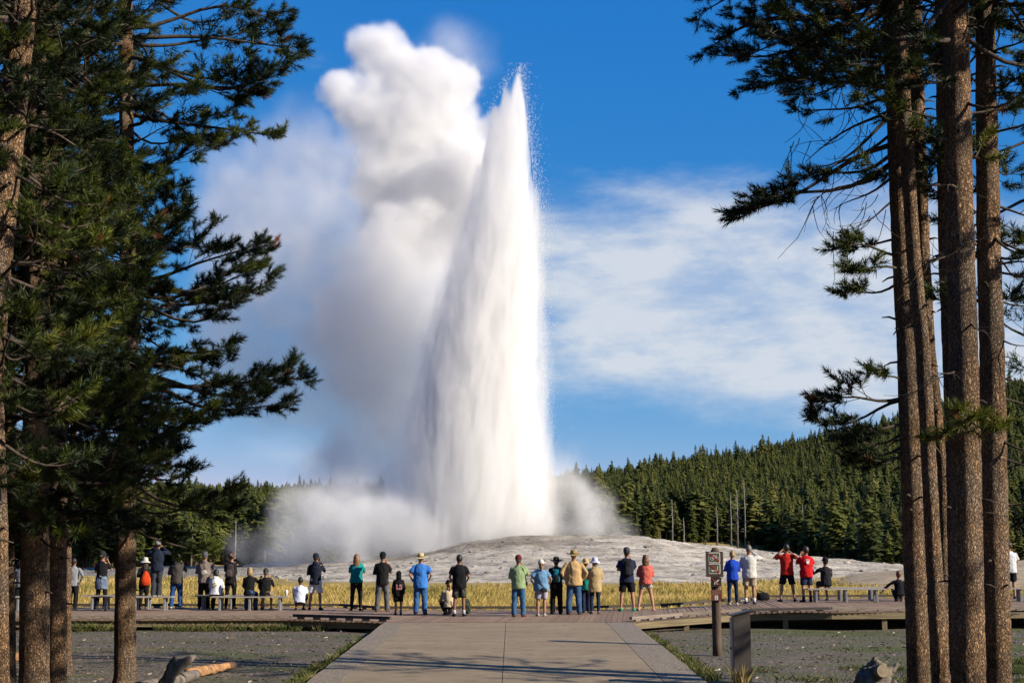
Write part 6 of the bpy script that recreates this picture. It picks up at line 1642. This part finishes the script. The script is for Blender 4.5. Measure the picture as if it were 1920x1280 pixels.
GD = 128.0                       # distance of the geyser
def build_steam():
    f = Field('steam_density')
    pos = f.pos()
    # swirl the space so that the billows get their cauliflower edges
    w1 = f.v('SCALE', f.v('SUBTRACT', f.noise(pos, 0.16, 3.0, 0.55, True), (.5, .5, .5)), 6.0)
    w2 = f.v('SCALE', f.v('SUBTRACT', f.noise(pos, 0.5, 3.0, 0.6, True), (.5, .5, .5)), 1.5)
    q = f.v('ADD', f.v('ADD', pos, w1), w2)
    def blobs(lst, src):
        s = None
        for (x, y, dd, r) in lst:
            c = P(x, y, GD + dd); rr = r * (GD + dd) / FPX
            d = f.m('DIVIDE', f.v('DISTANCE', src, tuple(c)), rr)
            g = f.m('MAXIMUM', f.m('SUBTRACT', 1.0, f.m('MULTIPLY', d, d)), 0.0)
            g = f.m('MULTIPLY', g, g)
            s = g if s is None else f.m('ADD', s, g)
        return s
    crisp = [(692, 95, 17, 72), (640, 165, 16, 58), (745, 120, 18, 92), (815, 145, 20, 95), (860, 160, 20, 72), (690, 205, 17, 95), (625, 175, 16, 40),
             (780, 240, 18, 130), (860, 250, 18, 85), (735, 310, 18, 118), (820, 340, 17, 130), (890, 300, 15, 95), (915, 360, 12, 80), (760, 420, 18, 140),
             (860, 440, 15, 120), (730, 520, 13, 165), (830, 560, 11, 145), (720, 640, 10, 175), (800, 720, 9, 145), (900, 620, 9, 110),
             (780, 830, 9, 135), (870, 830, 9, 125), (800, 920, 9, 125), (880, 960, 9, 110), (740, 980, 9, 95), (690, 740, 10, 140), (660, 600, 11, 130), (930, 250, 8, 50)]
    soft = [(650, 330, 14, 160), (560, 470, 16, 240), (600, 620, 16, 240), (660, 540, 14, 220), (450, 400, 18, 210), (440, 600, 18, 220),
            (670, 780, 14, 180), (560, 290, 16, 150), (850, 110, 12, 115), (480, 720, 16, 160), (470, 1020, -4, 70), (1180, 1000, 9, 45), (1045, 870, 6, 70)]
    low = [(620, 970, -3, 110), (560, 985, -4, 90), (690, 950, 2, 140), (650, 1020, -6, 100), (740, 1000, -6, 120), (600, 905, 4, 95), (545, 1040, -5, 60), (660, 880, 8, 110), (700, 1000, -7, 90),
           (820, 1010, -7, 80), (900, 1000, -7, 60), (960, 995, -7, 45), (1060, 965, 0, 85), (1105, 960, 1, 85), (1140, 985, 1, 62), (1040, 910, 2, 70), (1010, 990, -6, 50)]
    def puff(sc_, det):          # rounded lumps with creases between them
        return f.m('ABSOLUTE', f.m('MULTIPLY_ADD', f.noise(q0, sc_, det, 0.5), 2.0, -1.0))
    q0 = f.v('ADD', pos, w1)
    bc = blobs(crisp, q)
    sb = f.m('MULTIPLY_ADD', f.ramp(bc, 0.02, 0.22), f.m('ADD', f.m('MULTIPLY_ADD', puff(0.20, 1.0), 0.85, -0.16), f.m('MULTIPLY_ADD', puff(0.55, 2.0), 0.36, -0.06)), bc)
    zz = f.sep(pos)[2]
    hi_ = f.ramp(zz, P(960, 560, GD + 16).z, P(960, 330, GD + 17).z)
    a_hi = f.m('MULTIPLY', f.ramp(sb, 0.24, 0.62), hi_)
    a_lo = f.m('MULTIPLY', f.m('MULTIPLY', f.ramp(f.m('MULTIPLY_ADD', f.ramp(bc, 0.02, 0.25), f.m('MULTIPLY_ADD', puff(0.16, 2.0), 0.5, -0.1), bc), 0.05, 1.1), f.m('SUBTRACT', 1.0, hi_)), 0.46)
    a = f.m('ADD', a_hi, a_lo)
    b = f.ramp(blobs(soft, q), 0.04, 1.0)
    c = f.ramp(blobs(low, q), 0.06, 1.0)
    n1 = f.ramp(f.noise(pos, 0.3, 4.0, 0.6), 0.33, 0.66)
    den = f.m('ADD', f.m('MULTIPLY', a, 0.46), f.m('MULTIPLY', f.m('MULTIPLY', b, f.m('MULTIPLY_ADD', n1, 0.7, 0.3)), 0.105))
    den = f.m('ADD', den, f.m('MULTIPLY', f.m('MULTIPLY', c, f.m('MULTIPLY_ADD', n1, 0.8, 0.2)), 0.27))
    lo, hi = P(290, 1080, GD - 4), P(1200, -10, GD + 36)
    lo, hi = (lo.x - 2, GD - 13, 0.3), (hi.x, GD + 34, hi.z)
    m = steam_material('steam', (0.893, 0.888, 0.884), 0.0)
    f.finish(den, lo, hi, 0.40, m)
    o = volume_object('steam', f, m)
    o['kind'] = 'stuff'; o['label'] = 'white and grey steam cloud drifting away from the geyser'; o['category'] = 'steam'
    return o

def build_jet():
    f = Field('jet_density')
    pos = f.pos()
    x, y, z = f.sep(pos)
    base = P(985, 1003, GD)
    def sx(px): return (px - 960) * GD / FPX
    def sz(py): return P(960, py, GD).z
    # outline of the water column, measured in the photograph, as functions of height
    left = [(sz(1010), sx(745)), (sz(900), sx(748)), (sz(800), sx(760)), (sz(700), sx(778)), (sz(580), sx(810)), (sz(480), sx(840)), (sz(350), sx(879)), (sz(250), sx(898)), (sz(190), sx(906)), (sz(140), sx(915)), (sz(100), sx(930))]
    right = [(sz(1010), sx(1048)), (sz(900), sx(1034)), (sz(800), sx(1026)), (sz(700), sx(1022)), (sz(580), sx(1020)), (sz(480), sx(1016)), (sz(350), sx(1008)), (sz(250), sx(1000)), (sz(190), sx(998)), (sz(140), sx(999)), (sz(100), sx(998))]
    L, Rr = f.curve(z, left), f.curve(z, right)
    cx = f.m('MULTIPLY', f.m('ADD', L, Rr), 0.5)
    hw = f.m('MULTIPLY', f.m('SUBTRACT', Rr, L), 0.5)
    # streaks: noise drawn out along the height, leaning with the outline
    st = f.comb(f.m('SUBTRACT', x, f.m('MULTIPLY', z, 0.06)), y, f.m('MULTIPLY', z, 0.16))
    n1 = f.noise(st, 0.55, 5.0, 0.62)
    n2 = f.noise(st, 1.5, 4.0, 0.6)
    u = f.m('DIVIDE', f.m('SUBTRACT', x, cx), hw)
    vv = f.m('DIVIDE', f.m('SUBTRACT', y, GD), f.m('MULTIPLY', hw, 0.8))
    r = f.m('SQRT', f.m('ADD', f.m('MULTIPLY', u, u), f.m('MULTIPLY', vv, vv)))
    # teeth along the upper left edge
    r = f.m('ADD', r, f.m('MULTIPLY', f.m('SUBTRACT', n1, 0.5), 1.2))
    r = f.m('ADD', r, f.m('MULTIPLY', f.m('SUBTRACT', n2, 0.5), 0.85))
    # the separate bursts that form the ragged peak
    H = f.curve(x, [(sx(p), sz(q)) for p, q in ((900, 262), (914, 202), (924, 166), (934, 176), (946, 138), (956, 150), (964, 128), (973, 108), (980, 128), (986, 160), (993, 225), (1003, 300))])
    r = f.m('ADD', r, f.ramp(f.m('SUBTRACT', f.m('MULTIPLY_ADD', f.m('SUBTRACT', n2, 0.5), 3.0, z), H), -3.4, 0.5, 0.0, 1.3))
    n3 = f.noise(f.comb(x, y, f.m('MULTIPLY', z, 0.22)), 3.2, 3.0, 0.6)
    r = f.m('ADD', r, f.m('MULTIPLY', f.m('SUBTRACT', n3, 0.5), 0.5))
    edge = f.ramp(r, 1.10, 0.70)
    thick = f.ramp(f.m('ADD', f.m('ADD', n1, f.m('MULTIPLY', n2, 0.5)), f.m('MULTIPLY', n3, 0.35)), 0.72, 1.12, 0.12, 1.5)
    low = f.ramp(z, sz(1015), sz(960), 0.5, 1.0)
    den = f.m('MULTIPLY', f.m('MULTIPLY', edge, thick), low)
    lo, hi = (sx(715), GD - 8, 1.2), (sx(1075), GD + 8, sz(85))
    m = steam_material('geyser_water', (0.905, 0.902, 0.898), 0.0)
    f.finish(den, lo, hi, 0.13, m)
    o = volume_object('geyser', f, m)
    return o

def build_geyser():
    root = empty('geyser', P(985, 1003, GD)); tag(root, 'tall white geyser column erupting from the mound', 'geyser')
    j = build_jet(); j.name = 'water_column'; j.parent = root; j.location = -root.location; j['kind'] = 'stuff'
    # drops thrown clear of the column
    def sx(px): return (px - 960) * GD / FPX
    N = 9000; V = []
    drop = mat('water_drops', (.9, .9, .9), (.85, .86, .88), rough=.3, spec=.5)
    re_ = [(130, 982), (200, 992), (300, 1006), (400, 1014), (500, 1019), (600, 1021), (700, 1023), (800, 1027), (900, 1034)]
    le_ = [(130, 960), (200, 915), (300, 898), (400, 872), (500, 846), (600, 820), (700, 795), (800, 780), (900, 768)]
    py = rng.uniform(118, 900, N); side = rng.random(N) < .72
    ex = np.array([interp(q, re_ if s else le_) for q, s in zip(py, side)])
    px = ex + np.where(side, 1, -1) * (rng.exponential(7, N) - 9)
    tips = rng.random(N) < .07
    px = np.where(tips, rng.choice([973, 973, 948, 840, 800], N) + rng.normal(0, 3.5, N), px); py = np.where(tips, np.where(px > 960, 120, np.where(px > 935, 140, np.where(px > 900, 160, np.where(px > 820, 515, 710)))) + 6 + rng.exponential(28, N), py)
    dd = rng.uniform(-3, 3, N); sz = rng.uniform(.010, .030, N)
    C = np.array([tuple(P(a, b, GD + c)) for a, b, c in zip(px, py, dd)])
    O = np.array([(1, 0, 0), (-1, 0, 0), (0, 1, 0), (0, -1, 0), (0, 0, 1.6), (0, 0, -1.6)], dtype=float)
    V = (C[:, None] + O[None] * sz[:, None, None]).reshape(-1, 3)
    Fo = np.array([(0, 2, 4), (2, 1, 4), (1, 3, 4), (3, 0, 4), (2, 0, 5), (1, 2, 5), (3, 1, 5), (0, 3, 5)])
    F = ((np.arange(N) * 6)[:, None, None] + Fo[None]).reshape(-1, 3)
    o = link('spray', np_mesh('spray', V, F, drop, smooth=True), root); o.location = -root.location; o['kind'] = 'stuff'
    build_steam()
# ------------------------------------------------------------------ build everything
def lap(s): pass
build_land(); lap('land')
build_boardwalk(); build_path(); lap('deck')
BN = build_benches(); build_cup(BN); build_sign(); build_pedestal(); build_logs(); lap('furniture')
build_people(BN); bake_soft(); lap('people')
build_grass(); lap('grass')
build_forest(); lap('forest')
build_pines(); lap('pines'); 
build_geyser(); lap('geyser')

def settle_albedo(k=0.70):
    """bring every surface's base colour to the level that suits the bright exposure"""
    for m in bpy.data.materials:
        if not m.use_nodes: continue
        n, l = m.node_tree.nodes, m.node_tree.links
        for b in [q for q in n if q.type in ('BSDF_PRINCIPLED', 'BSDF_TRANSLUCENT')]:
            sk = b.inputs['Base Color'] if b.type == 'BSDF_PRINCIPLED' else b.inputs['Color']
            if sk.is_linked:
                src = sk.links[0].from_socket
                v = n.new('ShaderNodeVectorMath'); v.operation = 'SCALE'; v.inputs['Scale'].default_value = k
                l.new(src, v.inputs[0]); l.new(v.outputs[0], sk)
settle_albedo()
